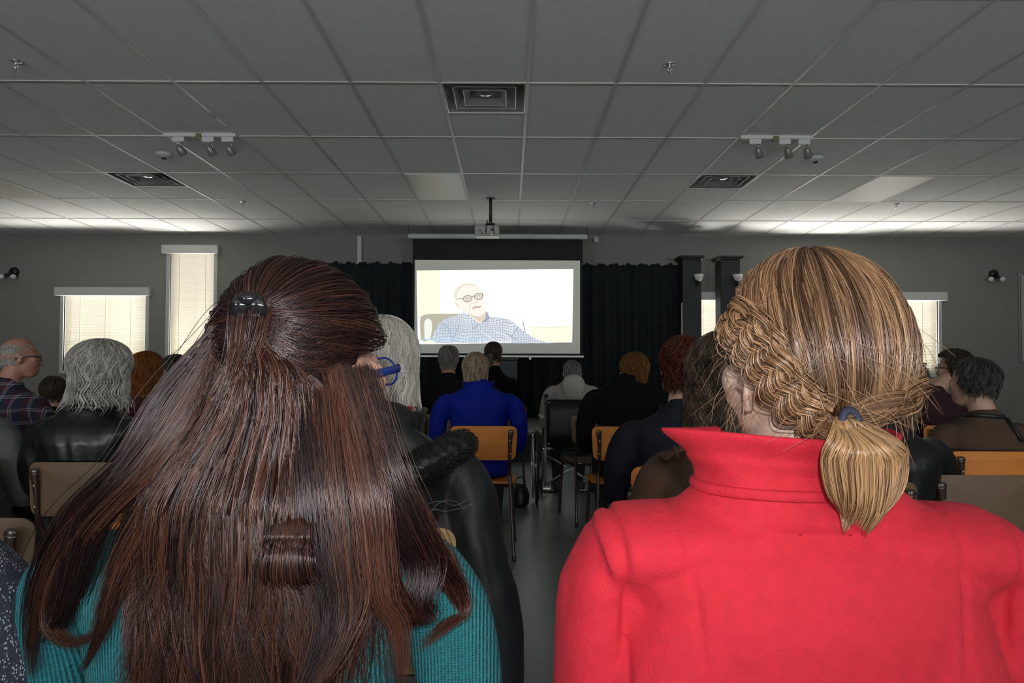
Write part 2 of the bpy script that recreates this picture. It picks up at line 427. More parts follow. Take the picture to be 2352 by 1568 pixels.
# stage, curtain
M_stage = mat('stage_top', (.16, .17, .17), .4, noise=.1, nscale=4)
M_riser = mat('stage_riser', (.012, .013, .014), .7)
STZ = .355
tg = empty('stage', (0, 0, 0), 0, 'low stage platform with a black riser along the end wall', 'stage')
sx0, sx1 = W(700, 990, 8.65).x, W(1733, 600, 10.5).x+.1
MB().box(sx0, sx1, 8.65, WALLY-.02, STZ-.03, STZ, .005).build('stage_top', M_stage, tg)
MB().box(sx0+.02, sx1-.02, 8.68, WALLY-.02, 0, STZ-.03).build('riser', M_riser, tg)
M_curt = mat('curtain_velvet', (.004, .010, .010), .9, noise=.35, nscale=9, sheen=.04)
def curtain(px0, px1, ytop, label, seed):
    a = W(px0, ytop, 10.95); b_ = W(px1, ytop, 10.95); n = int((b_.x-a.x)/.012); ztop = a.z; zb = STZ+.01; r = np.random.default_rng(seed)
    xs_ = np.linspace(a.x, b_.x, n); rows = []
    ph = np.cumsum(r.uniform(.3, 1.0, n)*.55)
    for side in (0, 1):
        for zz in np.linspace(ztop, zb, 14):
            k = (ztop-zz)/(ztop-zb); amp = .012+.035*min(1, k*3)
            yy = 10.95+amp*np.sin(ph)+.010*np.sin(ph*.37+k*2)+side*.006
            z_ = zz+(.018*np.sin(ph*1.0)+.010*np.sin(ph*2.3) if k == 0 else 0*ph)
            rows.append([(x, y, z) for x, y, z in zip(xs_, yy, np.broadcast_to(z_, yy.shape))])
    mb = MB(); mb.rings(rows[:14], cap=False, closed=False); mb.rings(rows[14:], cap=False, closed=False)
    nn = n
    mb.f += [(i, i+1, 14*nn+i+1, 14*nn+i) for i in range(nn-1)]
    o = mb.build('stage_curtain', M_curt, None, True); tag(o, label, 'curtain', 'stage curtains')
curtain(700, 1142, 603, 'dark green pleated stage curtain left of the projection screen', 1)
curtain(1143, 1568, 606, 'dark green pleated stage curtain right of the projection screen', 2)
o = MB().box(*sorted((W(822, 540, 11.09).x, W(832, 540, 11.09).x)), 11.04, 11.12, 2.62, 3.07, .004).build('pipe_cover', M_white); tag(o, 'pale vertical pipe cover on the wall above the left curtain', 'pipe cover')
p_ = W(1369, 551, 11.1)
o = MB().box(p_.x-.035, p_.x+.035, 11.04, 11.12, p_.z-.045, p_.z+.045, .008).build('wall_sensor', M_white); tag(o, 'small white box on the wall just right of the screen housing', 'sensor')
# black columns with uplights
def column(px0, px1, ytop, label, lsc):
    Y = 10.55; a = W(px0, ytop, Y); b_ = W(px1, ytop, Y); w = (b_.x-a.x)/2
    t = empty('column', ((a.x+b_.x)/2, Y+w, STZ+.001), 0, label, 'column', 'black columns')
    z0 = t.location.z; h = a.z-z0
    m = mat('column_black', (.012, .012, .013), .6, noise=.2, nscale=5)
    MB().box(-w, w, -w, w, 0, h-.05, .006).build('shaft', m, t)
    MB().box(-w-.03, w+.03, -w-.03, w+.03, h-.05, h-.025, .005).box(-w-.045, w+.045, -w-.045, w+.045, h-.025, h, .005).build('cap', m, t)
    MB().box(-w-.02, w+.02, -w-.02, w+.02, 0, .12, .005).build('base', m, t)
    # uplight sconce
    s_ = empty('wall_uplight', (t.location.x+w*.55, Y-.0, W(0, 633, Y).z), 0, lsc, 'wall lamp', 'glass bowl uplights on the columns')
    mg = mat('opal_glass', (.72, .70, .66), .35)
    MB().lathe((0, -.085, 0), [(.02, -.05), (.045, -.035), (.062, 0), (.072, .045), (.068, .045), (.058, .005), (.03, -.03), (.0, -.035)], 28).build('bowl', mg, s_, True)
    MB().lathe((0, -.085, -.065), [(.0, -.035), (.016, -.03), (.02, -.01), (.012, .015), (0, .016)], 16).tube([(0, -.085, -.07), (0, -.05, -.10), (0, -.008, -.08)], .007, 8).lathe((0, 0, -.08), [(.0, -.018), (.035, -.015), (.035, 0), (0, 0)], 20, 'y').build('bracket', M_black, s_, True)
column(1567, 1611, 587, 'left one of two black square columns, at the right end of the curtain', 'white glass bowl uplight on the left black column')
column(1655, 1700, 588, 'right one of two black square columns, beside the blonde head', 'white glass bowl uplight on the right black column')
a_ = W(1574, 695, 10.45)
o = MB().tube([(a_.x-.05, 10.45, STZ), (a_.x-.05, 10.45, a_.z)], .009, 8).lathe((a_.x-.05, 10.45, STZ), [(0, 0), (.07, 0), (.07, .012), (.02, .02), (0, .02)], 20).build('thin_pole', M_white, None, True)
tag(o, 'thin pale upright pole beside the left black column', 'pole')

# sign, whiteboard, wall spots
def textobj(name, body, loc, size, m, parent=None, align='CENTER', rz=0):
    c = bpy.data.curves.new(name, 'FONT'); c.body = body; c.size = size; c.align_x = align; c.align_y = 'CENTER'; c.extrude = .0008
    o = bpy.data.objects.new('t', c); COL.objects.link(o); dg = bpy.context.evaluated_depsgraph_get(); dg.update()
    me = bpy.data.meshes.new_from_object(o.evaluated_get(dg)); bpy.data.objects.remove(o)
    me.transform(Matrix.Translation(loc) @ Matrix.Rotation(rz, 4, 'Z') @ Matrix.Rotation(PI/2, 4, 'X')); return link(name, me, m, parent)
a_ = W(1925, 604, 11.1); b_ = W(2008, 641, 11.1)
sg = empty('wall_sign', ((a_.x+b_.x)/2, 11.108, (a_.z+b_.z)/2), 0, 'white sign with red lettering above the right window', 'sign')
sw_, sh_ = (b_.x-a_.x)/2, (a_.z-b_.z)/2
MB().box(-sw_, sw_, -.006, .006, -sh_, sh_, .002).build('sign_board', mat('sign_white', (.62, .60, .56), .4), sg)
M_red = mat('sign_red', (.45, .03, .03), .5)
textobj('lettering', 'MAXIMUM SEATING IS', (0, -.007, sh_*.60), .044, M_red, sg)
textobj('lettering', '250', (-sw_*.02, -.007, .008), .085, M_red, sg)
textobj('lettering', 'NUMBER OF PERSONS', (0, -.007, -sh_*.42), .042, M_red, sg)
a_ = W(2338, 626, 11.1); b_ = W(2520, 832, 11.1)
wbd = empty('notice_board', ((a_.x+b_.x)/2, 11.1, b_.z), 0, 'pale framed board on the wall at the right edge', 'notice board')
w_, h_ = (b_.x-a_.x)/2, a_.z-b_.z
MB().box(-w_+.03, w_-.03, -.004, .015, .03, h_-.03).build('panel', mat('board_panel', (.42, .41, .36), .5), wbd)
MB().box(-w_, -w_+.035, -.02, .015, 0, h_, .004).box(w_-.035, w_, -.02, .015, 0, h_, .004).box(-w_+.035, w_-.035, -.02, .015, 0, .035, .004).box(-w_+.035, w_-.035, -.02, .015, h_-.035, h_, .004).build('frame', M_steel, wbd)
def wallspot(px, py, lab):
    p = W(px, py, 11.1); t = empty('wall_spotlight', (p.x, 11.12, p.z), 0, lab, 'wall lamp', 'double wall spots')
    MB().lathe((0, 0, .0), [(0, -.06), (.05, -.055), (.07, -.03), (.072, 0), (0, 0)], 24, 'y').tube([(0, -.04, -.01), (-.06, -.08, -.05), (-.10, -.10, -.07)], .022, 10).tube([(0, -.04, -.02), (.04, -.08, -.05), (.055, -.10, -.075)], .022, 10).build('lamp_body', M_black, t, True)
    for s_, x_ in ((-1, -.115), (1, .06)):
        MB().ell((x_, -.125, -.085), (.038, .038, .036)).build('globe', mat('opal_glass', (.6, .58, .55), .3), t, True)
wallspot(32, 624, 'black double spotlight with white globes on the far left wall')
wallspot(2283, 630, 'black double spotlight with white globes on the wall at far right')

# ---------------------------------------------------------------- ceiling fittings
proto = None
dl = ['square polished metal ceiling diffuser nearest the camera', 'square polished metal ceiling diffuser on the left', 'square polished metal ceiling diffuser on the right']
for i, (c, r) in enumerate(DIFF):
    loc = (GX(c)+.305, GY(r)+.305, CEIL)
    if proto is None:
        proto = empty('ceiling_diffuser', loc); H = .295
        def cone(mb, h0, z0, h1, z1, th=.004):
            def sq(h, z): return [(-h, -h, z), (h, -h, z), (h, h, z), (-h, h, z)]
            mb.rings([sq(h0, z0), sq(h1, z1), sq(h1-th, z1), sq(h0-th, z0), sq(h0, z0)], cap=False)
        MB().add([(x*H, y*H, z) for z in (0, .15) for x, y in ((-1,-1),(1,-1),(1,1),(-1,1))], [(0,1,5,4),(1,2,6,5),(2,3,7,6),(3,0,4,7),(4,5,6,7)]).build('housing', M_steel, proto)
        for (ho, zo, hi, zi) in ((.292, -.004, .215, .10), (.225, -.002, .15, .085), (.155, -.002, .09, .075)):
            mb = MB(); cone(mb, ho, zo, hi, zi); mb.build('louvre', M_chrome, proto)
        MB().lathe((0, 0, .03), [(0, -.012), (.03, -.010), (.06, 0), (.062, .004), (.04, .05), (0, .05)], 28).build('centre_disc', M_chrome, proto, True)
        MB().tube([(-.2, -.2, .06), (-.05, -.05, .045)], .002, 6).build('strut', M_steel, proto)
        for sx_, sy_ in ((1, -1), (-1, 1), (1, 1)): MB().tube([(sx_*.2, sy_*.2, .06), (sx_*.05, sy_*.05, .045)], .002, 6).build('strut', M_steel, proto)
        o = proto
    else: o = copy_tree(proto)
    o.location = loc; tag(o, dl[i], 'ceiling diffuser', 'metal ceiling diffusers')
M_lens = mat('light_lens', (.88, .86, .77), .36, bump=.1, bscale=300)
proto = None
for i, (c, r, lab) in enumerate([(-2, 2, 'unlit ceiling light panel left of the projector pole'), (6, 2, 'unlit ceiling light panel on the right side'), (-10, 2, 'unlit ceiling light panel at the left edge')]):
    loc = (GX(c)+.305, GY(r)+.61, CEIL)
    if proto is None:
        proto = empty('ceiling_light', loc)
        MB().box(-.285, .285, -.59, .59, -.013, -.001, .004).build('diffuser', M_lens, proto)
        fb = MB(); fb.box(-.298, -.285, -.6, .6, -.011, -.0002).box(.285, .298, -.6, .6, -.011, -.0002).box(-.285, .285, -.6, -.59, -.011, -.0002).box(-.285, .285, .59, .6, -.011, -.0002); fb.build('frame', M_grid, proto)
        o = proto
    else: o = copy_tree(proto)
    o.location = loc; tag(o, lab, 'ceiling light', 'unlit ceiling light panels')
# track lights
proto = None
for i, (c, lab) in enumerate([(-5, 'three-head track light on the left side of the ceiling'), (3, 'three-head track light on the right side of the ceiling')]):
    loc = (GX(c)+.305, GY(1)-.06, CEIL)
    if proto is None:
        proto = empty('track_light', loc)
        MB().box(-.305, .305, -.018, .018, -.03, -.0005, .003).build('track', M_white, proto)
        MB().box(-.03, .02, -.024, .024, -.045, -.008, .003).build('feed_box', mat('brass_box', (.16, .12, .05), .5), proto)
        for k, xx in enumerate((-.18, .07, .235)):
            hd = MB().box(xx-.05, xx+.05, -.017, .017, -.075, -.031, .003).build('adapter', M_white, proto)
            MB().tube([(xx+.03, 0, -.075), (xx+.03, .0, -.105)], .008, 8).box(xx+.018, xx+.042, -.006, .006, -.12, -.10, .002).build('yoke', M_steel, hd, True)
            h_ = MB(); a = Vector((xx+.015, -.03, -.125)); d = Vector((.35, .55, -.75)).normalized()
            h_.tube([a-d*.02, a, a+d*.03, a+d*.07, a+d*.075], [.012, .026, .034, .036, .033], 16); h_.build('spot_head', mat('spot_grey', (.22, .22, .20), .35, metal=.3), proto, True)
        o = proto
    else: o = copy_tree(proto)
    o.location = loc; tag(o, lab, 'track light', 'ceiling track lights')
# smoke detectors
for (px, py, lab) in ((377, 352, 'smoke detector below the left track light'), (1873, 361, 'smoke detector beside the right track light')):
    v = RM @ np.array([(px-1176)/FPX, 1, (784-py)/FPX]); v = v/v[2]*(CEIL-ZC)
    t = empty('smoke_detector', (v[0], v[1], CEIL), 0, lab, 'smoke detector', 'ceiling smoke detectors')
    MB().lathe((0, 0, 0), [(0, -.002), (.075, -.001), (.075, -.018), (.06, -.03), (.035, -.045), (0, -.045)][::-1], 28).build('detector_base', M_white, t, True)
    MB().lathe((0, 0, -.045), [(0, -.012), (.022, -.01), (.024, 0), (0, 0)], 20).build('sensor', M_black, t, True)
for (px, py, lab) in ((37, 140, 'sprinkler head at the top left'), (1538, 147, 'sprinkler head at the top right of centre'), (557, 463, 'small sprinkler head over the dark-haired woman'), (1363, 466, 'small sprinkler head right of the projector'), (2058, 468, 'small sprinkler head at the right below the light panel')):
    v = RM @ np.array([(px-1176)/FPX, 1, (784-py)/FPX]); v = v/v[2]*(CEIL-ZC)
    t = empty('sprinkler', (v[0], v[1], CEIL), 0, lab, 'sprinkler', 'ceiling sprinklers')
    m = M_chrome
    MB().lathe((0, 0, 0), [(0, -.008), (.03, -.007), (.038, 0), (0, 0)], 20).build('escutcheon', m, t, True)
    MB().tube([(0, 0, -.006), (0, 0, -.03)], .009, 10).tube([(-.012, 0, -.02), (-.014, 0, -.035), (0, 0, -.05)], .003, 6).tube([(.012, 0, -.02), (.014, 0, -.035), (0, 0, -.05)], .003, 6).lathe((0, 0, -.052), [(0, -.002), (.016, -.002), (.016, 0), (0, 0)], 16).build('nozzle', m, t, True)

# projector
v = RM @ np.array([(1127-1176)/FPX, 1, (784-455)/FPX]); v = v/v[2]*(CEIL-ZC); PY = v[1]
pj = empty('projector', (v[0], PY, CEIL), 0, 'grey ceiling projector on a black pole, seen from its rear ports', 'projector')
zb = W(1127, 541, PY).z-CEIL; zt_ = W(1127, 516, PY).z-CEIL; xa = W(1090, 530, PY).x-v[0]; xb = W(1147, 530, PY).x-v[0]
MB().tube([(0, 0, -.001), (0, 0, zt_+.03)], .019, 14).build('pole', M_blackpl, pj, True)
MB().box(-.05, .05, -.05, .05, -.012, -.0005, .003).build('ceiling_plate', M_blackpl, pj)
mp = mat('projector_grey', (.33, .33, .32), .4)
MB().box(xa, xb, 0, .23, zb, zt_, .012).build('projector_body', mp, pj)
MB().tube([(-.04, .11, zt_+.002), (0, .02, zt_+.04), (.05, .11, zt_+.002)], .007, 8).tube([(-.08, .05, zt_+.002), (-.03, .03, zt_+.018), (.08, .05, zt_+.002)], .005, 8).box(-.05, .05, 0.0, .1, zt_+.01, zt_+.022, .003).build('bracket', M_black, pj, True)
for k in range(5): MB().box(xa+.05+k*.009, xa+.053+k*.009, -.003, .003, zb+.04, zb+.075).build('vent_slot', M_black, pj)
for (q0, q1, q2, q3) in ((.075, .11, .022, .034), (.13, .145, .022, .03), (.165, .18, .022, .03), (.19, .22, .055, .085)): MB().box(xa+q0, xa+q1, -.004, .003, zb+q2, zb+q3).build('port', M_black, pj)
MB().tube([(-.035, -.01, zt_+.05), (-.05, -.02, zt_), (-.055, -.018, zb+.03)], .006, 8).tube([(.01, -.01, zt_+.04), (.03, -.02, zt_-.02), (.045, -.018, zb+.015)], .004, 8).build('cable', M_black, pj, True)
MB().ell((xa+.2, -.006, zb+.012), (.02, .006, .008)).build('status_light', mat('status_cover', (.75, .75, .6), .3), pj, True)

# ---------------------------------------------------------------- projection screen
SY = 10.38
scn = empty('projection_screen', (W(1143, 540, SY).x, SY, W(1143, 543, SY).z), 0, 'pull-down projection screen showing a seated man in a checked shirt', 'projection screen')
sx, sz = scn.location.x, scn.location.z
def L2(px, py): p = W(px, py, SY); return (p.x-sx, p.z-sz)
def rect(px0, px1, py0, py1): a = L2(px0, py0); b = L2(px1, py1); return a[0], b[0], b[1], a[1]
x0, x1, z0, z1 = rect(937, 1349, 537.5, 550)
MB().box(x0, x1, -.05, .05, z0, z1, .012).build('housing', mat('housing_white', (.42, .47, .46), .4), scn)
for xx in (x0+.01, x1-.01): MB().tube([(xx, 0, z1-.005), (xx, 0, CEIL-sz-.001)], .004, 8).build('hook', M_black, scn)
x0, x1, z0, z1 = rect(948, 1338, 549, 819)
MB().box(x0, x1, -.002, .002, z0, z1).build('fabric', mat('screen_black', (.008, .008, .008), .8), scn)
x0, x1, z0, z1 = rect(953, 1332, 597, 812)
MB().box(x0, x1, -.004, -.0022, z0, z1).build('white_surface', mat('screen_white', (.62, .62, .56), .8, emit=(.80, .84, .74), estr=.10), scn)
x0, x1, z0, z1 = rect(950, 1341, 815, 821)
MB().box(x0, x1, -.012, .012, z0, z1, .004).box(L2(1217, 0)[0], L2(1222, 0)[0], -.01, .01, z0-.03, z0).build('weight_bar', mat('bar_alu', (.35, .36, .35), .35, metal=.6), scn)
def emis(name, col, s=1.0):
    m = bpy.data.materials.new(name); m.use_nodes = True; b = m.node_tree.nodes['Principled BSDF']
    b.inputs['Base Color'].default_value = (.02, .02, .02, 1); b.inputs['Roughness'].default_value = .9; b.inputs['Specular IOR Level'].default_value = 0
    b.inputs['Emission Color'].default_value = (*col, 1); b.inputs['Emission Strength'].default_value = s; return m
pic = MB().add([(*[L2(a, b)[0]], -.0046, L2(a, b)[1]) for a, b in ((957, 621), (1317, 618), (1314, 786), (960, 790))], [(0, 1, 2, 3)]).build('projected_picture', emis('picture_bright', (1.0, 1.0, .93), 1.5), scn, recalc=False)
LAY = [0]
def shape(pts, m, smoothn=0, name='picture_shape'):
    LAY[0] += 1; y = -.0046-.00025*LAY[0]
    # keep inside the picture
    if smoothn: pts = [tuple(p) for p in spline(list(pts)+[pts[0]], smoothn)][:-1]
    mb = MB(); v = []
    for a, b in pts: q = L2(min(max(a, 958.5), 1314.5), min(b, 788)); v.append((q[0], y, q[1]))
    mb.add(v, [tuple(range(len(v)))])
    o = mb.build(name, m, pic, recalc=False); return o
def line(pts, wpx, m, n=0, name='picture_line'):
    LAY[0] += 1; y = -.0046-.00025*LAY[0]
    if n: pts = [tuple(p) for p in spline(pts, n)]
    L = []; R = []
    for i, (a, b) in enumerate(pts):
        a0 = pts[max(0, i-1)]; a1 = pts[min(len(pts)-1, i+1)]; dx, dy = a1[0]-a0[0], a1[1]-a0[1]; d = math.hypot(dx, dy) or 1
        nx, ny = -dy/d*wpx/2, dx/d*wpx/2; L.append((a+nx, b+ny)); R.append((a-nx, b-ny))
    v = [(L2(*p)[0], y, L2(*p)[1]) for p in L+R]; n_ = len(L)
    mb = MB().add(v, [(i, i+1, n_+i+1, n_+i) for i in range(n_-1)]); return mb.build(name, m, pic, recalc=False)
Z = lambda x, y: (940+x*.17432, 580+y*.17432)       # coordinates of the enlarged view
E_cream = emis('pic_cream', (1.0, 1.0, .80), 1.0); E_chair = emis('pic_chair', (.52, .50, .38), 1); E_chairhi = emis('pic_chair_light', (.92, .95, .90), 1)
E_skin = emis('pic_skin', (1.0, .95, .84), 1.0); E_skin2 = emis('pic_skin_low', (.80, .68, .54), 1); E_hair = emis('pic_hair', (.98, .96, .86), 1.0)
E_line = emis('pic_line', (.20, .18, .16), 1); E_desk = emis('pic_desk', (.85, .83, .62), 1); E_mouth = emis('pic_mouth', (.55, .38, .32), 1); E_blue = emis('pic_blue', (.45, .72, 1.0), 1)
E_soft = emis('pic_soft', (.85, .82, .66), 1); E_lens = emis('pic_lens', (.85, .78, .68), 1); E_fold = emis('pic_fold', (.36, .43, .52), 1)
# checked shirt
E_shirt = emis('pic_shirt', (.62, .70, .80), 1); nt = E_shirt.node_tree; b = nt.nodes['Principled BSDF']; s3 = sepxyz(nt)
nz = nt.nodes.new('ShaderNodeTexNoise'); nz.inputs['Scale'].default_value = 3.5
tc = nt.nodes.new('ShaderNodeTexCoord'); nt.links.new(tc.outputs['Object'], nz.inputs['Vector'])
wob = mathn(nt, 'MULTIPLY', mathn(nt, 'SUBTRACT', nz.outputs['Fac'], .5), .12)
X_ = mathn(nt, 'ADD', s3[0], wob); Z_ = mathn(nt, 'ADD', s3[2], wob)
g1 = mathn(nt, 'MAXIMUM', lines(nt, X_, .036, .008), lines(nt, Z_, .036, .008))
shade = mixc(nt, nz.outputs['Fac'], (.52, .60, .70), (.98, .99, 1.0)); f = mixc(nt, g1, shade, (.42, .49, .60))
nt.links.new(f, b.inputs['Emission Color'])
shape([Z(104, 236), Z(400, 234), Z(410, 500), Z(395, 820), Z(110, 860)], E_cream)
shape([Z(1600, 975), Z(2140, 965), Z(2140, 1170), Z(1990, 1185), Z(1700, 1165), Z(1590, 1080)], E_cream)
line([Z(1590, 975), Z(1700, 985), Z(2140, 975)], 1.6, E_soft); line([Z(1495, 235), Z(1490, 560)], .9, E_cream); line([Z(1560, 240), Z(1550, 860)], .9, E_cream)
shape([Z(150, 1150), Z(140, 900), Z(175, 830), Z(300, 806), Z(480, 806), Z(690, 820), Z(690, 1000), Z(300, 1180)], E_chair, 60)
shape([Z(205, 1140), Z(200, 930), Z(240, 870), Z(290, 900), Z(300, 1000), Z(270, 1140)], E_chairhi, 40)
shape([Z(1500, 1185), Z(1560, 1060), Z(1610, 1130), Z(1700, 1180), Z(1600, 1195)], E_soft, 20)
line([Z(1495, 900), Z(1510, 970), Z(1530, 1050)], 1.6, E_line)
# shirt
shape([Z(270, 1200), Z(330, 1050), Z(400, 930), Z(500, 860), Z(650, 822), Z(710, 790), Z(790, 830), Z(860, 880), Z(940, 930), Z(1000, 880), Z(1020, 780), Z(1060, 840), Z(1180, 855), Z(1330, 890), Z(1430, 970), Z(1560, 1070), Z(1680, 1140), Z(1850, 1190), Z(1840, 1205)], E_shirt, 90)
shape([Z(705, 790), Z(780, 810), Z(860, 880), Z(930, 930), Z(890, 970), Z(800, 900), Z(710, 840)], E_shirt)
shape([Z(1005, 775), Z(1035, 790), Z(1060, 860), Z(1030, 900), Z(940, 930), Z(1000, 870)], E_fold)
line([Z(930, 935), Z(880, 975), Z(830, 1010)], 1.8, E_fold); line([Z(560, 1180), Z(610, 1060), Z(660, 950)], 1.8, E_fold, 12); line([Z(1440, 980), Z(1380, 1060), Z(1345, 1110)], 2.2, E_fold, 12)
line([Z(430, 930), Z(520, 1000), Z(560, 1120)], 1.6, E_fold, 12); line([Z(1280, 1060), Z(1350, 1110), Z(1420, 1150)], 2.2, E_fold, 10)
line([Z(950, 1040), Z(1040, 1100), Z(1120, 1160)], 1.6, E_chairhi, 10); line([Z(1130, 1040), Z(1250, 1080), Z(1330, 1150)], 1.6, E_chairhi, 10)
# neck and head
shape([Z(790, 820), Z(860, 870), Z(930, 920), Z(990, 880), Z(1010, 790), Z(940, 760), Z(800, 760)], E_skin2, 40)
shape([Z(600, 620), Z(640, 640), Z(660, 740), Z(640, 720), Z(608, 670)], E_skin2, 30)
shape([Z(605, 640), Z(585, 560), Z(610, 480), Z(680, 425), Z(770, 405), Z(870, 425), Z(930, 480), Z(965, 560), Z(985, 640), Z(1000, 730), Z(990, 800), Z(930, 838), Z(860, 835), Z(780, 790), Z(690, 730), Z(640, 690)], E_skin, 80)
shape([Z(600, 600), Z(590, 540), Z(640, 460), Z(720, 415), Z(800, 405), Z(870, 420), Z(920, 465), Z(860, 440), Z(760, 430), Z(680, 470), Z(640, 530), Z(625, 600)], E_soft, 60)
def ellp(cx, cy, rx, ry, rot=0, n=28): return [Z(cx+rx*math.cos(t)*math.cos(rot)-ry*math.sin(t)*math.sin(rot), cy+rx*math.cos(t)*math.sin(rot)+ry*math.sin(t)*math.cos(rot)) for t in [2*PI*k/n for k in range(n)]]
for (cx, cy) in ((770, 607), (915, 577)):
    shape(ellp(cx, cy, 54, 38, -.2), E_lens); q = ellp(cx, cy, 58, 41, -.2); line(q+[q[0]], 1.5, E_line)
    line([Z(cx-30, cy+5), Z(cx, cy-12), Z(cx+30, cy-2)], 1.6, E_mouth, 8)
line([Z(826, 585), Z(845, 572), Z(860, 580)], 1.6, E_line); line([Z(714, 600), Z(660, 605), Z(615, 618)], 1.2, E_line); line([Z(968, 540), Z(974, 560), Z(966, 580)], 2.4, E_line)
line([Z(835, 740), Z(870, 715), Z(905, 722), Z(945, 705)], 3.0, E_mouth, 14); line([Z(830, 665), Z(870, 665), Z(910, 655)], 2.2, E_skin2, 8); line([Z(870, 590), Z(900, 640), Z(905, 660)], 1.3, E_skin2, 8)
line([Z(820, 655), Z(800, 700), Z(805, 750)], 1.4, E_skin2, 8); line([Z(690, 740), Z(780, 800), Z(870, 840), Z(940, 842), Z(990, 800)], 1.6, E_skin2, 20)
line([Z(130, 1143), Z(600, 1143), Z(1060, 1146)], 1.8, E_blue); shape([Z(185, 1190), Z(240, 1155), Z(320, 1165), Z(345, 1197), Z(260, 1200)], E_skin, 20)
for k in range(9): shape([Z(920+k*48, 1160), Z(950+k*48, 1160), Z(950+k*48, 1180), Z(920+k*48, 1180)], E_chairhi)
# lectern on the stage
a_ = W(1098, 822, 9.9); b_ = W(1188, 960, 9.9)
lc = empty('lectern', ((a_.x+b_.x)/2, 10.0, STZ), 0, 'dark lectern on the stage under the screen, right of the ponytailed head', 'lectern')
w_ = (b_.x-a_.x)/2; hz = a_.z-STZ; md = mat('lectern_dark', (.03, .032, .035), .55)
MB().box(-w_, w_, -.2, .2, 0, hz-.03, .006).build('body', md, lc); MB().box(-w_-.012, w_+.012, -.22, .22, hz-.03, hz, .006).build('top', md, lc)
# ================================================================ CHAIRS
M_tubebrown = mat('chair_tube', (.035, .018, .014), .22, spec=.6, coat=.3)
M_beige = mat('chair_beige', (.145, .092, .052), .5, spec=.3, noise=.05, nscale=12)
M_wood = mat('chair_wood', (.62, .21, .035), .5, spec=.25, noise=.12, nscale=6)
nt, b = nodes(M_wood)     # fine grain along the width
n_ = [n for n in nt.nodes if n.type == 'TEX_NOISE'][0]; mp_ = nt.nodes.new('ShaderNodeMapping'); mp_.inputs['Scale'].default_value = (.6, 6, 9)
tcn = [n for n in nt.nodes if n.type == 'TEX_COORD'][0]; nt.links.new(tcn.outputs['Object'], mp_.inputs[0]); nt.links.new(mp_.outputs[0], n_.inputs['Vector'])
M_tan = mat('chair_tan', (.50, .34, .16), .4, noise=.04, nscale=12)
def rrect(w, h0, h1, r, n=6, taper=0):
    pts = []
    for (cx, cz, a0) in ((w-r, h0+r, -90), (w-r, h1-r, 0), (-w+r, h1-r, 90), (-w+r, h0+r, 180)):
        for k in range(n+1):
            a = math.radians(a0+90*k/n); pts.append((cx+r*math.cos(a), cz+r*math.sin(a)))
    return [(x*(1-taper*(h1-z)/(h1-h0)), z) for x, z in pts]
def shell(outline, ymap, th):
    """curved plate: outline in (x,z), ymap(x,z) gives depth"""
    mb = MB(); C = (sum(p[0] for p in outline)/len(outline), sum(p[1] for p in outline)/len(outline)); K = 7; n = len(outline)
    fr = []; 
    for sgn in (0, 1):
        L = []
        for k in range(K+1):
            s = k/K
            L.append([(C[0]+(x-C[0])*s*1.0, C[1]+(z-C[1])*s) for x, z in outline])
        fr.append(L)
    v = []; f = []
    for sgn in (0, 1):
        for k in range(1, K+1):
            for (x, z) in fr[sgn][k]:
                e = th/2*(1 if k < K else .45); v.append((x, ymap(x, z)+(e if sgn else -e), z))
    cF = len(v); v.append((C[0], ymap(*C)-th/2, C[1])); v.append((C[0], ymap(*C)+th/2, C[1]))
    for sgn in (0, 1):
        o = sgn*K*n
        for j in range(n): f.append((cF+sgn, o+j, o+(j+1) % n))
        for k in range(K-1):
            for j in range(n): f.append((o+k*n+j, o+(k+1)*n+j, o+(k+1)*n+(j+1) % n, o+k*n+(j+1) % n))
    a = (K-1)*n; b_ = K*n+(K-1)*n
    for j in range(n): f.append((a+j, b_+j, b_+(j+1) % n, a+(j+1) % n))
    return mb.add(v, f)
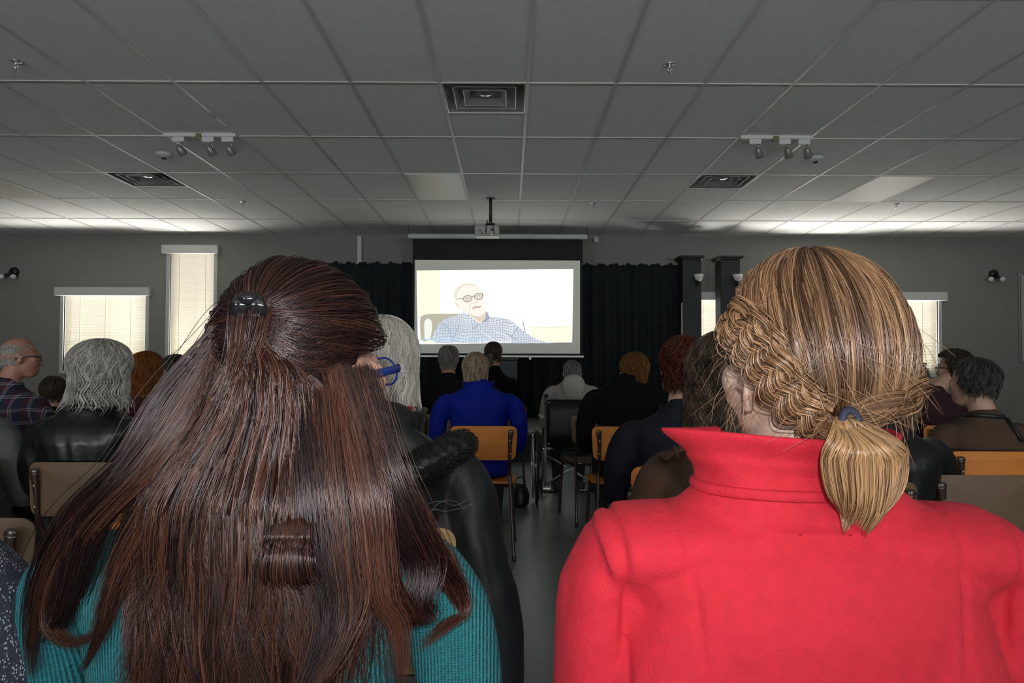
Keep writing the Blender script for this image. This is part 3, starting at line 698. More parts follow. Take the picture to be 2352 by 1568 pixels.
def make_chair(mt, top=.785):
    """origin on the floor under the backrest plane; faces +y"""
    c = empty('school_chair', (0, 0, 0))
    cur = lambda x, z: .045*(1-(x/.21)**2)*-1+.045-.02*(z-.68)*2
    ol = rrect(.205, top-.205, top, .038, taper=.06)
    smooth_by_angle(shell(ol, lambda x, z: -cur(x, z)*-.6-.012+(.03 if False else 0)-.03, .011).build('backrest', mt, c), 50)
    # seat with rounded corners and rolled front edge
    so = [(x, y) for x, y in rrect(.20, .01, .40, .05)]
    mb = MB(); v = []; n = len(so); K = 6
    for sgn in (0, 1):
        for k in range(1, K+1):
            for (x, y) in so:
                X = x*k/K; Yy = .205+(y-.205)*k/K; z = .447-.018*max(0, (Yy-.30)/.1)**2+.012*(X/.2)**2-.010-(0 if sgn else .011)
                v.append((X, Yy, z))
    cF = len(v); v += [(0, .205, .426), (0, .205, .437)]; f = []
    for sgn in (0, 1):
        o = sgn*K*n
        for j in range(n): f.append((cF+sgn, o+j, o+(j+1) % n))
        for k in range(K-1):
            for j in range(n): f.append((o+k*n+j, o+(k+1)*n+j, o+(k+1)*n+(j+1) % n, o+k*n+(j+1) % n))
    a = (K-1)*n; b_ = K*n+a
    for j in range(n): f.append((a+j, b_+j, b_+(j+1) % n, a+(j+1) % n))
    smooth_by_angle(mb.add(v, f).build('seat', mt, c), 50)
    for s in (-1, 1):
        # rear leg runs up to become the flattened back post with rivets
        pts = spline([(s*.165, -.055, top-.035), (s*.16, -.045, top-.09), (s*.158, -.03, top-.2), (s*.158, .01, .50), (s*.162, .0, .43), (s*.175, -.07, .2), (s*.185, -.12, .012)], 30)
        rr = [(.017-.0065*min(1, i/7), .006+.0048*min(1, i/7)) for i in range(30)]
        lg = MB().tube([tuple(p) for p in pts], rr, 12, up=(0, 1, 0)).ell((s*.165, -.055, top-.033), (.0175, .006, .014), None, 12, 8).build('leg', M_tubebrown, c, True)
        for zz, yy in ((top-.085, -.0545), (top-.165, -.047)):
            MB().lathe((s*.16, yy-.001, zz), [(0, -.004), (.004, -.0035), (.006, 0), (0, 0)], 12, 'y').build('rivet', M_steel, lg, True)
        MB().lathe((s*.185, -.12, 0), [(0, 0), (.014, 0), (.0135, .03), (0, .03)], 12).build('foot_cap', M_blackpl, lg, True)
        pts = spline([(s*.165, .06, .412), (s*.17, .30, .41), (s*.175, .36, .38), (s*.19, .40, .012)], 24)
        lg = MB().tube([tuple(p) for p in pts], .0108, 12).build('leg', M_tubebrown, c, True)
        MB().lathe((s*.19, .40, 0), [(0, 0), (.014, 0), (.0135, .03), (0, .03)], 12).build('foot_cap', M_blackpl, lg, True)
    MB().tube([(-.165, .08, .408), (.165, .08, .408)], .009, 10).build('crossbar', M_tubebrown, c, True)
    MB().tube([(-.17, .31, .404), (.17, .31, .404)], .009, 10).build('crossbar', M_tubebrown, c, True)
    return c
CH = {}
def chair(kind, x, Y, label, rz=0., group=None):
    if kind not in CH: o = make_chair({'beige': M_beige, 'wood': M_wood, 'tan': M_tan}[kind]); CH[kind] = o
    else: o = copy_tree(CH[kind])
    o.location = (x, Y+.05, 0); o.rotation_euler.z = rz
    return tag(o, label, 'chair', {'beige': 'beige plastic school chairs', 'wood': 'plywood school chairs', 'tan': None}[kind])
PX = lambda px, Y: W(px, 832, Y).x

# ================================================================ PEOPLE
M_eye = mat('eye_white', (.7, .68, .65), .2); M_iris = mat('iris', (.06, .04, .02), .2)
def skin(name, c): 
    m = mat(name, c, .5, noise=.10, nscale=25, bump=.2, bscale=300); 
    nodes(m)[1].inputs['Subsurface Weight'].default_value = .12; nodes(m)[1].inputs['Subsurface Radius'].default_value = (.012, .004, .002); return m
def head_parts(mb, T, fine=False):
    """T: Matrix head->figure"""
    q = T.to_euler(); e = lambda c, r, nu=18, nv=12: mb.ell(T @ Vector(c), r, q, nu, nv)
    e((0, -.010, .020), (.073, .092, .086), 28, 18); e((0, .030, -.035), (.060, .060, .072), 24, 16); e((0, .045, -.080), (.043, .043, .036)); e((0, .012, -.065), (.050, .05, .04))
    e((0, .096, -.034), (.0145, .017, .014)); e((0, .090, -.010), (.009, .014, .026)); e((0, .084, -.068), (.022, .010, .007)); e((0, .083, -.079), (.018, .009, .006))
    e((0, .078, .013), (.046, .014, .009))
    for s in (-1, 1):
        e((s*.036, .070, -.030), (.020, .016, .018)); e((s*.052, .062, -.008), (.014, .018, .022))
        if not fine: e((s*.076, -.006, -.012), (.009, .017, .030))
    # neck
    a = T @ Vector((0, -.012, -.04)); return a
def ear_parts(mb, T, s):
    """helix, antihelix and lobe as tubes"""
    P = lambda pts: [tuple(T @ Vector((s*(.072+x), -.006+y, -.010+z))) for x, y, z in pts]
    o = spline([(.004, .012, .006), (.010, .012, .022), (.017, .002, .031), (.022, -.012, .028), (.024, -.019, .012), (.021, -.017, -.006), (.015, -.010, -.020), (.009, -.002, -.029), (.004, .006, -.026)], 22)
    mb.tube(P(o), [.0042]*8+[.0045]*6+[.006]*4+[.008]*4, 8)
    i = spline([(.006, .004, .012), (.014, -.006, .014), (.016, -.010, .0), (.011, -.004, -.012)], 12); mb.tube(P(i), .004, 8)
    mb.ell(T @ Vector((s*.078, -.008, -.008)), (.008, .015, .024), T.to_euler(), 14, 10)
    mb.ell(T @ Vector((s*.081, .009, -.014)), (.006, .005, .007), T.to_euler(), 10, 8)
def hand_parts(mb, wrist, s, d=Vector((0, 1, -.25)), palm=Vector((0, 0, -1))):
    """a relaxed hand with five separate fingers; s=+1 right"""
    d = d.normalized(); n = -palm; n = (n-d*n.dot(d)).normalized(); x = d.cross(n).normalized()*1.0
    P = lambda a, b_, c: wrist+x*a*s+d*b_+n*c
    mb.tube([P(0, -.02, 0), P(0, .01, 0), P(0, .05, .002), P(0, .088, 0)], [(.026, .018), (.030, .016), (.039, .014), (.038, .011)], 14, up=tuple(n))
    for (a, L, r) in ((-.029, .066, .0082), (-.010, .074, .0086), (.010, .069, .0083), (.028, .054, .0074)):
        b0 = .082-abs(a)*.25
        mb.tube([P(a, b0-.015, 0), P(a*1.06, b0+L*.30, .004), P(a*1.1, b0+L*.68, -.006), P(a*1.1, b0+L*.95, -.024)], [r*1.12, r, r*.92, r*.7], 8)
        mb.ell(P(a*1.1, b0+L*.95, -.024), (r*.72,)*3, None, 8, 6)
    mb.tube([P(-.022, .012, -.004), P(-.046, .040, -.010), P(-.054, .066, -.014), P(-.052, .088, -.018)], [.012, .0105, .0095, .007], 8)
def person(px, Y, topy, label, skinc='skin_fair', sw=.20, bulk=1.0, lean=0., hyaw=0., hpitch=0., hroll=0., byaw=0., hoff=(0, 0), cloth=None, cloth_name='jacket', trousers=None, hairf=None, detail=.011, cvox=.012,
           jacket_fn=None, ear=(), wr=.005, shz=None, collar=None, bodyx=None, seed=0, extra=None, headpx=None, arms=True, shape=None, armw=0.):
    """px: image column of the body at distance Y; topy: image row of the top of the head"""
    ht = HT = W(px, topy, Y).z-.012
    x0 = PX(px, Y)
    t = empty('person', (x0, Y, 0), byaw, label, 'person')
    sh = shz if shz else ht-.295
    inv = Matrix.Rotation(-byaw, 4, 'Z')
    hx = 0. if headpx is None else (PX(headpx, Y)-x0)
    hc = inv @ Vector((hx+hoff[0], .03+lean+hoff[1], ht-.112))
    T = Matrix.Translation(hc) @ Euler((hpitch, hroll, hyaw-byaw), 'ZXY').to_matrix().to_4x4()
    sk = {'skin_fair': (.50, .30, .22), 'skin_pale': (.58, .40, .32), 'skin_ruddy': (.42, .20, .14)}[skinc]
    msk = skin(skinc, sk)
    b_ = MB(); nk = head_parts(b_, T, bool(ear))
    for s in (-1, 1):
        if ear: ear_parts(b_, T, s)
    b_.tube([tuple(nk), tuple(nk*.5+Vector((0, -.005+lean*.5, sh+.05))*.5), (0, -.005+lean*.3, sh+.03), (0, 0, sh-.02)], [(.050, .052), (.052, .054), (.062, .058), (.10, .07)], 18, up=(0, 1, 0))
    k = (sh-.44)/.56
    zz = lambda z: .44+(z-.44)*k           # stretch torso between seat and shoulder (ref shoulder 1.0)
    def torso(mb, g, sw_, top=True):
        R = []
        prof = [(.452, .03, .175, .145), (.50, .025, .185, .15), (.60, .01, .165, .125), (.70, .0, .158, .115), (.80, .0, .168, .12), (.88, -.002, .182, .122), (.92, -.002, sw_-.022, .112), (.948, -.002, sw_-.034, .100), (.972, -.002, sw_*.72, .084), (.992, -.004, sw_*.53, .074), (1.012, -.006, sw_*.36+.012, .068), (1.035, -.008, .066, .062), (1.06, -.008, .057, .056), (1.07, -.008, .052, .05)]
        for (z, cy, a, bb) in prof:
            g_ = g if z < 1.03 else 1+(g-1)*.3
            a *= g_; bb *= g_; q = []
            for j in range(28):
                an = 2*PI*j/28; c, s_ = math.cos(an), math.sin(an); e = 2/2.5
                q.append((a*abs(c)**e*(1 if c > 0 else -1), cy+lean*(z-.45)/.6+bb*abs(s_)**e*(1 if s_ > 0 else -1), zz(z)))
            R.append(q)
        mb.rings(R)
    def arm(mb, g, hand, sw_, full=True):
        for s in (-1, 1):
            p = [(s*(sw_-.06), lean, zz(.925)), (s*(sw_-.02), .0+lean, zz(.905)), (s*(sw_+.012+armw*.6), .01+lean*.8, zz(.84)), (s*(sw_+.028+armw), .03+lean*.5, zz(.72)), (s*(sw_+.020+armw), .08, zz(.63)), (s*(sw_-.03), .19, .60), (s*.11, .29, .595)]
            q = spline(p, 20); r0 = [.054, .057, .052, .048, .046, .040, .031]; rr = spline([[r] for r in r0], 20)[:, 0]*g
            mb.tube([tuple(v) for v in q], [float(r) for r in rr], 16)
            if hand: hand_parts(mb, Vector((s*.11, .29, .595)), -s*1, Vector((-s*.25, 1, -.12)))
    def legs(mb, g, full=True):
        for s in (-1, 1):
            p = [(s*.085, .02, .54), (s*.10, .22, .535), (s*.115, .40, .525), (s*.118, .455, .49), (s*.115, .45, .38), (s*.11, .43, .20), (s*.11, .42, .10)]
            q = spline(p, 22); rr = spline([[r] for r in (.088, .080, .066, .060, .056, .042, .036)], 22)[:, 0]*g
            mb.tube([tuple(v) for v in q], [float(r) for r in rr], 16)
    torso(b_, .84, sw-.012)
    if arms: arm(b_, .72, True, sw-.01)
    legs(b_, .86)
    for s in (-1, 1): b_.tube([(s*.11, .40, .06), (s*.112, .46, .045), (s*.115, .56, .03), (s*.115, .60, .028)], [(.034, .04), (.036, .035), (.036, .022), (.02, .015)], 12, up=(0, 0, 1))
    me = remesh(b_, detail, 3)
    # every body point below the collar stays inside its clothes
    body = link('body', me, msk, t, True)
    # trousers
    mt = trousers or mat('trousers_dark', (.012, .012, .016), .85)
    q = MB(); legs(q, 1.04); q.ell((0, .04, .535), (.178, .15, .085)); link('trousers', remesh(q, .014, 2), mt, t, True)
    for s in (-1, 1):
        q = MB().tube([(s*.11, .36, .055), (s*.11, .42, .06), (s*.113, .52, .042), (s*.115, .61, .034), (s*.115, .64, .03)], [(.034, .05), (.042, .055), (.046, .040), (.043, .032), (.022, .02)], 16, up=(0, 0, 1)); link('shoe', remesh(q, .009, 2), mat('shoe_black', (.012, .011, .01), .4), t, True)
    # jacket
    if cloth:
        q = MB(); torso(q, bulk, sw+.004); 
        if arms: arm(q, 1.06*bulk**.5, False, sw+.004)
        if jacket_fn: jacket_fn(q, zz, sh)
        def fold(P, N):
            d = snoise(P*np.array([1, 1, .6]), 14, 3+seed, 2)*wr+snoise(P*np.array([1.6, 1, .5])+5, 38, 9+seed, 2)*wr*.35
            w = np.clip((P[:, 2]-.40)/.1, 0, 1)
            P = P+N*d[:, None]
            if shape: P = shape(P, N, sh)
            return P
        link(cloth_name, remesh(q, cvox, 4, fold), cloth, t, True)
        if collar:
            cz, r0_, r1_, h_, th, op = collar     # base z offset, base radius, top radius, height, thickness, opening half angle
            R = []; n = 36
            def cr(rad, z, yo=0):
                q = []
                for j in range(n+1):
                    a = -PI/2+ (PI-op)*(2*j/n-1)
                    q.append((rad*1.08*math.cos(a), lean*.9-.004+yo+rad*math.sin(a)*.95, z+(.004*math.sin(a*3+seed))))
                return q
            z_ = sh+cz
            R = [cr(r0_, z_), cr(r0_*.97, z_+h_*.3), cr((r0_+r1_)/2, z_+h_*.7), cr(r1_, z_+h_), cr(r1_-th, z_+h_+.002), cr((r0_+r1_)/2-th, z_+h_*.7), cr(r0_*.97-th, z_+h_*.3), cr(r0_-th, z_)]
            mb = MB(); mb.rings(R+[R[0]], cap=False, closed=False)
            n1 = n+1; mb.f.append(tuple(i*n1 for i in range(8))); mb.f.append(tuple(i*n1+n for i in range(8))[::-1])
            link('collar', mb.mesh('collar'), cloth, t, True)
    # eyes, hair
    for s in (-1, 1):
        c = T @ Vector((s*.030, .070, -.004)); e_ = MB().ell(c, (.0118,)*3, None, 14, 10).build('eye', M_eye, t, True)
        MB().ell(T @ Vector((s*.030, .0765, -.004)), (.0060, .0060, .0060), None, 12, 8).build('iris', M_iris, e_, True)
    if hairf:
        hm, hmt = hairf
        hm.transform(T); link('hair', hm, hmt, t, False)
    t['headx'] = hc.x
    if extra: extra(t, T, sh, zz)
    for k_ in ('headx',): del t[k_]
    return t, T, sh
def glasses(t, T, m, lens=None, thick=.0018):
    g = MB()
    for s in (-1, 1):
        q = [tuple(T @ Vector((s*.033+.026*math.cos(a), .101-.006*abs(math.cos(a)), -.006+.018*math.sin(a)))) for a in [2*PI*k/24 for k in range(24)]]
        g.tube(q, thick*.6, 6, loop=True)
        g.tube([tuple(T @ Vector(p)) for p in ((s*.060, .095, .002), (s*.073, .085, .004), (s*.080, .03, .004), (s*.082, -.008, .002), (s*.080, -.026, -.012))], [(thick*1.0, thick*2.2)]*5, 8, up=(0, 0, 1))
    g.tube([tuple(T @ Vector(p)) for p in ((-.008, .100, -.002), (0, .104, .002), (.008, .100, -.002))], thick, 6)
    o = g.build('glasses', m, t, True)
    if lens:
        for s in (-1, 1):
            l = MB(); q = [tuple(T @ Vector((s*.033+.025*math.cos(a), .100-.006*abs(math.cos(a)), -.006+.017*math.sin(a)))) for a in [2*PI*k/24 for k in range(24)]]
            l.rings([q, [(p[0]*1, p[1], p[2]) for p in [tuple(T @ Vector((s*.033+.025*math.cos(a), .1012-.006*abs(math.cos(a)), -.006+.017*math.sin(a)))) for a in [2*PI*k/24 for k in range(24)]]]]); l.build('lens', lens, o)
    return o
def earring(t, T, s, m, drop=False):
    c = T @ Vector((s*.078, -.008, -.042)); mb = MB().ell(c, (.004,)*3, None, 10, 8)
    if drop:
        for k in range(5): mb.ell(c+Vector((.003*math.sin(k*2), 0, -.009*(k+1))), (.0035-.0003*(k % 2),)*3, None, 8, 6)
    return mb.build('earring', m, t, True)

H_white = hairmat('hair_white', (.50, .47, .41), (.93, .89, .81), .42, .4)
H_grey = hairmat('hair_grey', (.28, .265, .235), (.62, .59, .53), .45, .35)
H_orange = hairmat('hair_orange', (.13, .04, .008), (.30, .10, .02), .5, .25)
H_dgrey = hairmat('hair_dark_grey', (.02, .02, .018), (.10, .095, .08), .5, .3)
H_salt = hairmat('hair_salt', (.09, .085, .075), (.30, .28, .25), .5, .3)
H_blonde = hairmat('hair_grey_blonde', (.20, .14, .08), (.52, .42, .28), .45, .35)
H_dark = hairmat('hair_dark_brown', (.022, .016, .010), (.10, .07, .045), .45, .35)
H_auburn = hairmat('hair_auburn', (.10, .042, .010), (.24, .11, .03), .5, .25)
H_red = hairmat('hair_red', (.035, .007, .004), (.15, .028, .010), .4, .4)
H_long = hairmat('hair_long_brown', (.022, .013, .008), (.16, .10, .06), .4, .5)
M_bk = mat('cloth_black', (.005, .005, .006), .9, bump=.2, spec=.15)
M_leather = mat('leather_black', (.006, .006, .007), .34, spec=.5, bump=.35, bscale=45)
M_maroon = mat('cloth_maroon', (.05, .003, .009), .85); M_blue = mat('cloth_royal_blue', (.001, .011, .22), .75, bump=.3, spec=.2)
M_hood = mat('cloth_light_grey', (.36, .33, .30), .9, bump=.3); M_navy = mat('cloth_navy', (.012, .015, .024), .8, bump=.3, spec=.2); M_brown = mat('cloth_brown', (.075, .038, .022), .9, noise=.1, nscale=150, bump=.4)
M_tanc = mat('cloth_tan', (.075, .042, .024), .9, bump=.2); M_greyj = mat('cloth_grey', (.085, .085, .084), .85, noise=.2, nscale=12, bump=.3)
M_glint = mat('ear_jewel', (.8, .8, .8), .1, metal=1); M_spec = mat('glasses_metal', (.25, .25, .25), .2, metal=1)
M_lensm = bpy.data.materials.new('lens'); M_lensm.use_nodes = True; nt = M_lensm.node_tree; nt.nodes.clear()
o_ = nt.nodes.new('ShaderNodeOutputMaterial'); a_ = nt.nodes.new('ShaderNodeBsdfTransparent'); g_ = nt.nodes.new('ShaderNodeBsdfGlossy'); g_.inputs['Roughness'].default_value = .03
m_ = nt.nodes.new('ShaderNodeMixShader'); m_.inputs[0].default_value = .15; nt.links.new(a_.outputs[0], m_.inputs[1]); nt.links.new(g_.outputs[0], m_.inputs[2]); nt.links.new(m_.outputs[0], o_.inputs[0])
# plaid
M_plaid = mat('plaid_shirt', (.05, .01, .02), .85); nt, b = nodes(M_plaid); s3 = sepxyz(nt)
nzz = nt.nodes.new('ShaderNodeTexNoise'); nzz.inputs['Scale'].default_value = 4; tc = nt.nodes.new('ShaderNodeTexCoord'); nt.links.new(tc.outputs['Object'], nzz.inputs['Vector'])
wb_ = mathn(nt, 'MULTIPLY', mathn(nt, 'SUBTRACT', nzz.outputs['Fac'], .5), .05)
X_ = mathn(nt, 'ADD', s3[0], wb_); Z_ = mathn(nt, 'ADD', s3[2], wb_)
c1 = mixc(nt, lines(nt, X_, .07, .035), (.055, .008, .016), (.010, .014, .032)); c2 = mixc(nt, mathn(nt, 'MULTIPLY', lines(nt, Z_, .07, .035), .5), c1, (.010, .014, .032))
wl = mathn(nt, 'ADD', mathn(nt, 'MAXIMUM', lines(nt, X_, .07, .004), lines(nt, X_, .07, .004, .01)), mathn(nt, 'MAXIMUM', lines(nt, Z_, .07, .004), lines(nt, Z_, .07, .004, .01)))
c3 = mixc(nt, mathn(nt, 'MULTIPLY', wl, .5), c2, (.30, .31, .36)); nt.links.new(c3, b.inputs['Base Color'])

# ---- far rows first
person(1030, 5.75, 786, 'balding grey-haired man in black, left of the blonde head in blue', 'skin_ruddy', sw=.215, hairf=(cap_hair('h', 1500, -.085, .93, bald=.42, rad=.0014, k=8, length=(.3, .7), seed=3), H_salt), cloth=M_bk, collar=(.0, .075, .07, .035, .008, .4), hyaw=-.15)
chair('beige', PX(1030, 5.55), 5.47, 'school chair under the balding man in black')
def pony10(t, T, sh, zz):
    n = 220; r = np.random.default_rng(4); a = np.array([0, -.105, -.005]); S_ = []
    for i in range(n):
        o_ = r.normal(size=3)*.008; k = r.uniform(-.5, 1); S_.append(spline([a+o_*.3, a+[k*.018, -.022, -.01]+o_, a+[k*.012, -.018, -.05]+o_*1.3, a+[k*.02-.004, -.004, -.085-.02*r.random()]+o_*1.6], 10))
    m = strand_mesh('tail', np.array(S_), .0013); m.transform(T); link('ponytail', m, H_salt, t)
    MB().ell(T @ Vector((0, -.107, -.003)), (.010, .010, .012), None, 12, 8).build('hair_tie', M_black, t, True)
person(1134, 6.75, 781, 'person in black with a small grey-brown ponytail, before the screen', sw=.20, hairf=(cap_hair('h', 1600, -.06, .95, rad=.0014, k=9, length=(.8, 1.6), seed=5, whorl=.1), H_dark), cloth=M_bk, collar=(.0, .07, .062, .05, .008, .2), extra=pony10, hyaw=-.3)
chair('beige', PX(1158, 6.5), 6.5, 'school chair with its corner showing right of the blue jacket')
person(1100, 4.72, 806, 'person with short grey-blonde hair in a royal blue jacket', 'skin_fair', sw=.235, bulk=1.08, hairf=(cap_hair('h', 2600, -.078, 1.02, rad=.0013, k=9, length=(.5, 1.1), flare=.01, seed=6), H_blonde), cloth=M_blue, collar=(-.012, .088, .098, .065, .012, .5), headpx=1092, shz=.995, wr=.007)
chair('wood', PX(1112, 4.5), 4.44, 'plywood school chair under the royal blue jacket')
person(1440, 4.72, 806, 'person with short auburn hair in black at centre right', sw=.235, bulk=1.12, hairf=(cap_hair('h', 2600, -.075, (1.12, 1.08, 1.03), rad=.0014, k=9, length=(.5, 1.2), seed=8, wave=.006), H_auburn), cloth=M_bk, headpx=1458, hyaw=.1, shz=1.03, collar=(-.0, .085, .09, .06, .01, .3))
_c = chair('wood', PX(1434, 4.5), 4.44, 'plywood school chair with a pale chip on its top edge')
_x = W(1436, 990, 4.44).x-_c.location.x
tag(MB().prism([(_x+.021*math.cos(q)*(1+.2*math.sin(q*3)), .762+.016*math.sin(q)) for q in [2*PI*k/18 for k in range(18)]], -.0535, -.0500).build('chipped_patch', mat('chip_pale', (.50, .34, .14), .6), _c), 'pale chipped patch in the veneer')
chair('beige', PX(1365, 5.6), 5.38, 'empty beige chair behind the wheelchair', .16)

# ---- wheelchair user
WX, WY = PX(1312, 6.15), 6.12
wc = empty('wheelchair', (WX, WY, 0), 0, 'black wheelchair with chrome frame on the aisle', 'wheelchair')
M_sling = mat('sling_black', (.008, .008, .009), .45)
def wcbits():
    R = [[(x, -.015*(1-(x/.21)**2)*-1*-1+yy, z) for x, yy, z in [(-.205+.41*j/12, -.012+dy, z) for j in range(13)]] for dy, z in ((0, .47), (-.012, .60), (-.012, .75), (0, .865))]
    mb = MB(); v = [p for r in R for p in r]; n = 13; v2 = [(x, y-.006, z) for x, y, z in v]; N = len(v)
    f = [(i*n+j, i*n+j+1, (i+1)*n+j+1, (i+1)*n+j) for i in range(3) for j in range(12)]
    f += [tuple(N+k for k in q) for q in f]
    f += [(j, j+1, N+j+1, N+j) for j in range(12)]+[(3*n+j, 3*n+j+1, N+3*n+j+1, N+3*n+j) for j in range(12)]+[(i*n, (i+1)*n, N+(i+1)*n, N+i*n) for i in range(3)]+[(i*n+12, (i+1)*n+12, N+(i+1)*n+12, N+i*n+12) for i in range(3)]
    mb.add(v+v2, f).build('back_sling', M_sling, wc, True)
    MB().box(-.21, .21, .01, .42, .432, .448, .006).build('seat', M_sling, wc)
    for s in (-1, 1):
        fr = MB().tube([(s*.215, -.12, .90), (s*.215, -.03, .90), (s*.215, 0, .88), (s*.215, .01, .42), (s*.215, .02, .14)], .0115, 10).tube([(s*.215, .01, .42), (s*.215, .42, .42), (s*.215, .47, .38), (s*.215, .50, .12)], .0115, 10)\
            .tube([(s*.215, .02, .16), (s*.215, .40, .16)], .010, 10).tube([(s*.215, .0, .68), (s*.225, .10, .69), (s*.225, .34, .69), (s*.215, .36, .42)], .010, 10).build('frame', M_chrome, wc, True)
        MB().tube([(s*.215, -.13, .90), (s*.215, -.03, .903)], .0165, 12).build('push_handle', M_blackpl, wc, True)
        MB().box(s*.235-.028, s*.235+.028, .04, .33, .70, .725, .008).build('armrest', mat('armrest_pale', (.55, .53, .48), .5) if s < 0 else M_blackpl, wc)
        for zz_ in (.84, .75, .62, .5): MB().lathe((s*.19, -.028, zz_), [(0, -.003), (.008, -.002), (.009, 0), (0, 0)], 10, 'y').build('rivet', M_chrome, wc, True)
        cx = s*.285; cy, cz, r = .06, .305, .295
        wl_ = MB().tube([(cx, cy+r*math.cos(a), cz+r*math.sin(a)) for a in [2*PI*k/40 for k in range(40)]], .0125, 8, loop=True).build('wheel', M_blackpl, wc, True)
        MB().tube([(cx+s*.035, cy+.255*math.cos(a), cz+.255*math.sin(a)) for a in [2*PI*k/40 for k in range(40)]], .008, 8, loop=True).build('push_rim', M_chrome, wl_, True)
        sp = MB()
        for k in range(16): a = 2*PI*k/16; sp.tube([(cx, cy+.02*math.cos(a+.6), cz+.02*math.sin(a+.6)), (cx, cy+.285*math.cos(a), cz+.285*math.sin(a))], .0018, 5)
        sp.lathe((cx, cy, cz), [(0, -.03), (.022, -.028), (.022, .028), (0, .03)], 14, 'x').build('spokes', M_chrome, wl_, True)
        MB().tube([(cx, .50, .075), (cx*.8, .50, .075)], .008, 8).tube([(cx*.8, .50+.062*math.cos(a), .075+.062*math.sin(a)) for a in [2*PI*k/20 for k in range(20)]], .012, 8, loop=True).tube([(cx*.8, .50, .075), (cx*.77, .50, .16)], .012, 8).build('caster', M_blackpl, wc, True)
        MB().tube([(s*.215, .50, .12), (s*.16, .58, .06)], .009, 8).box(s*.16-.05, s*.16+.05, .54, .68, .015, .028, .004).build('footrest', M_steel, wc, True)
    MB().tube([(-.21, .1, .40), (.21, .14, .14)], .009, 8).tube([(.21, .1, .40), (-.21, .14, .14)], .009, 8).build('cross_brace', M_chrome, wc, True)
wcbits()
def hood(q, zz, sh):
    q.tube([(0, -.055, sh+.050), (0, -.080, sh+.035), (0, -.100, sh-.015), (0, -.118, sh-.075), (0, -.125, sh-.125), (0, -.12, sh-.150)], [(.062, .028), (.082, .036), (.105, .030), (.092, .026), (.060, .022), (.025, .014)], 24, up=(0, 1, 0))
person(1315, 6.32, 823, 'person in a pale grey hooded jacket sitting in the wheelchair', sw=.20, hairf=(cap_hair('h', 1500, -.07, .92, rad=.0014, k=8, length=(.4, .8), seed=11), H_salt), cloth=M_hood, jacket_fn=hood, shz=1.0, hpitch=-.15)
bg = empty('bag', (PX(1196, 6.0), 6.0, 0), 0, 'black bag on the floor left of the wheelchair wheel', 'bag')
link('bag_body', remesh(MB().tube([(0, 0, .008), (0, 0, .03), (0, 0, .10), (0, 0, .16), (0, 0, .19)], [(.055, .07), (.07, .09), (.075, .09), (.055, .07), (.02, .03)], 20, up=(0, 1, 0)), .008, 3), M_leather, bg, True)
MB().tube([tuple(p) for p in spline([(-.04, 0, .17), (-.03, -.01, .23), (.02, -.01, .235), (.04, 0, .17)], 16)], .006, 8).build('strap', M_leather, bg, True)

# ---- left block
person(20, 4.05, 768, 'bald man in glasses and a red and navy plaid shirt at the far left', 'skin_ruddy', sw=.225, bulk=1.1, hairf=(cap_hair('h', 900, -.05, .885, bald=1.02, rad=.001, k=7, length=(.1, .3), seed=13), H_grey), cloth=M_plaid, cloth_name='shirt', hyaw=-.95, headpx=38, byaw=-.25, collar=(.0, .082, .075, .04, .006, .4), extra=lambda t, T, sh, zz: glasses(t, T, M_spec, M_lensm), detail=.009)
chair('wood', PX(8, 3.85), 3.80, 'plywood school chair under the plaid shirt')
person(120, 5.4, 861, 'small dark-haired person beyond the plaid shirt', sw=.19, hairf=(cap_hair('h', 1200, -.06, 1.0, rad=.0015, k=8, seed=14), H_dark), cloth=M_bk, shz=.80)
chair('wood', PX(120, 5.2), 5.14, 'school chair under the small dark-haired person')
person(335, 3.85, 803, 'person with orange bobbed hair and maroon top behind the silver hair', 'skin_fair', sw=.20, hairf=(cap_hair('h', 2200, -.105, (1.0, 1.0, 1.02), rad=.0014, k=10, length=(.8, 1.6), seed=15, wave=.008, taper=.1), H_orange), cloth=M_maroon, hyaw=-.25, headpx=333, hpitch=.1, collar=(-.01, .08, .075, .03, .008, .3), extra=lambda t, T, sh, zz: earring(t, T, 1, M_glint))
chair('beige', PX(335, 3.65), 3.64, 'school chair under the orange-haired person')
person(398, 4.75, 812, 'dark-grey-haired person left of the long brown hair', sw=.20, hairf=(cap_hair('h', 1800, -.09, 1.05, rad=.0014, k=9, seed=16), H_dgrey), cloth=M_bk, headpx=400)
chair('beige', PX(400, 4.55), 4.50, 'school chair under the dark-grey-haired person')
person(212, 3.02, 776, 'person with silver layered bob in a black leather jacket', sw=.215, bulk=1.12, hairf=(cap_hair('h', 5200, -.135, (1.46, 1.18, 1.05), rad=.0011, k=14, length=(1.0, 2.2), seed=17, flare=.016, wave=.008, taper=.22, side=1.7), H_grey), cloth=M_leather, headpx=226, wr=.010, hyaw=-.2, cvox=.009, collar=(-.015, .092, .10, .05, .010, .3))
chair('beige', PX(204, 2.86), 2.80, 'beige school chair behind the black leather jacket', 0)
person(-112, 3.02, 760, 'person in a grey jacket cut off by the left edge', sw=.23, bulk=1.2, hairf=(cap_hair('h', 800, -.07, 1.0, rad=.0014, k=8, seed=18), H_dark), cloth=M_greyj, shz=.96, wr=.010)
chair('wood', PX(-118, 2.86), 2.78, 'plywood school chair at the left edge')
chair('beige', PX(-92, 1.84), 1.80, 'empty beige chair with glossy post at lower left', 0)
chair('wood', PX(330, 1.9), 1.86, 'plywood chair almost hidden by the long brown hair')
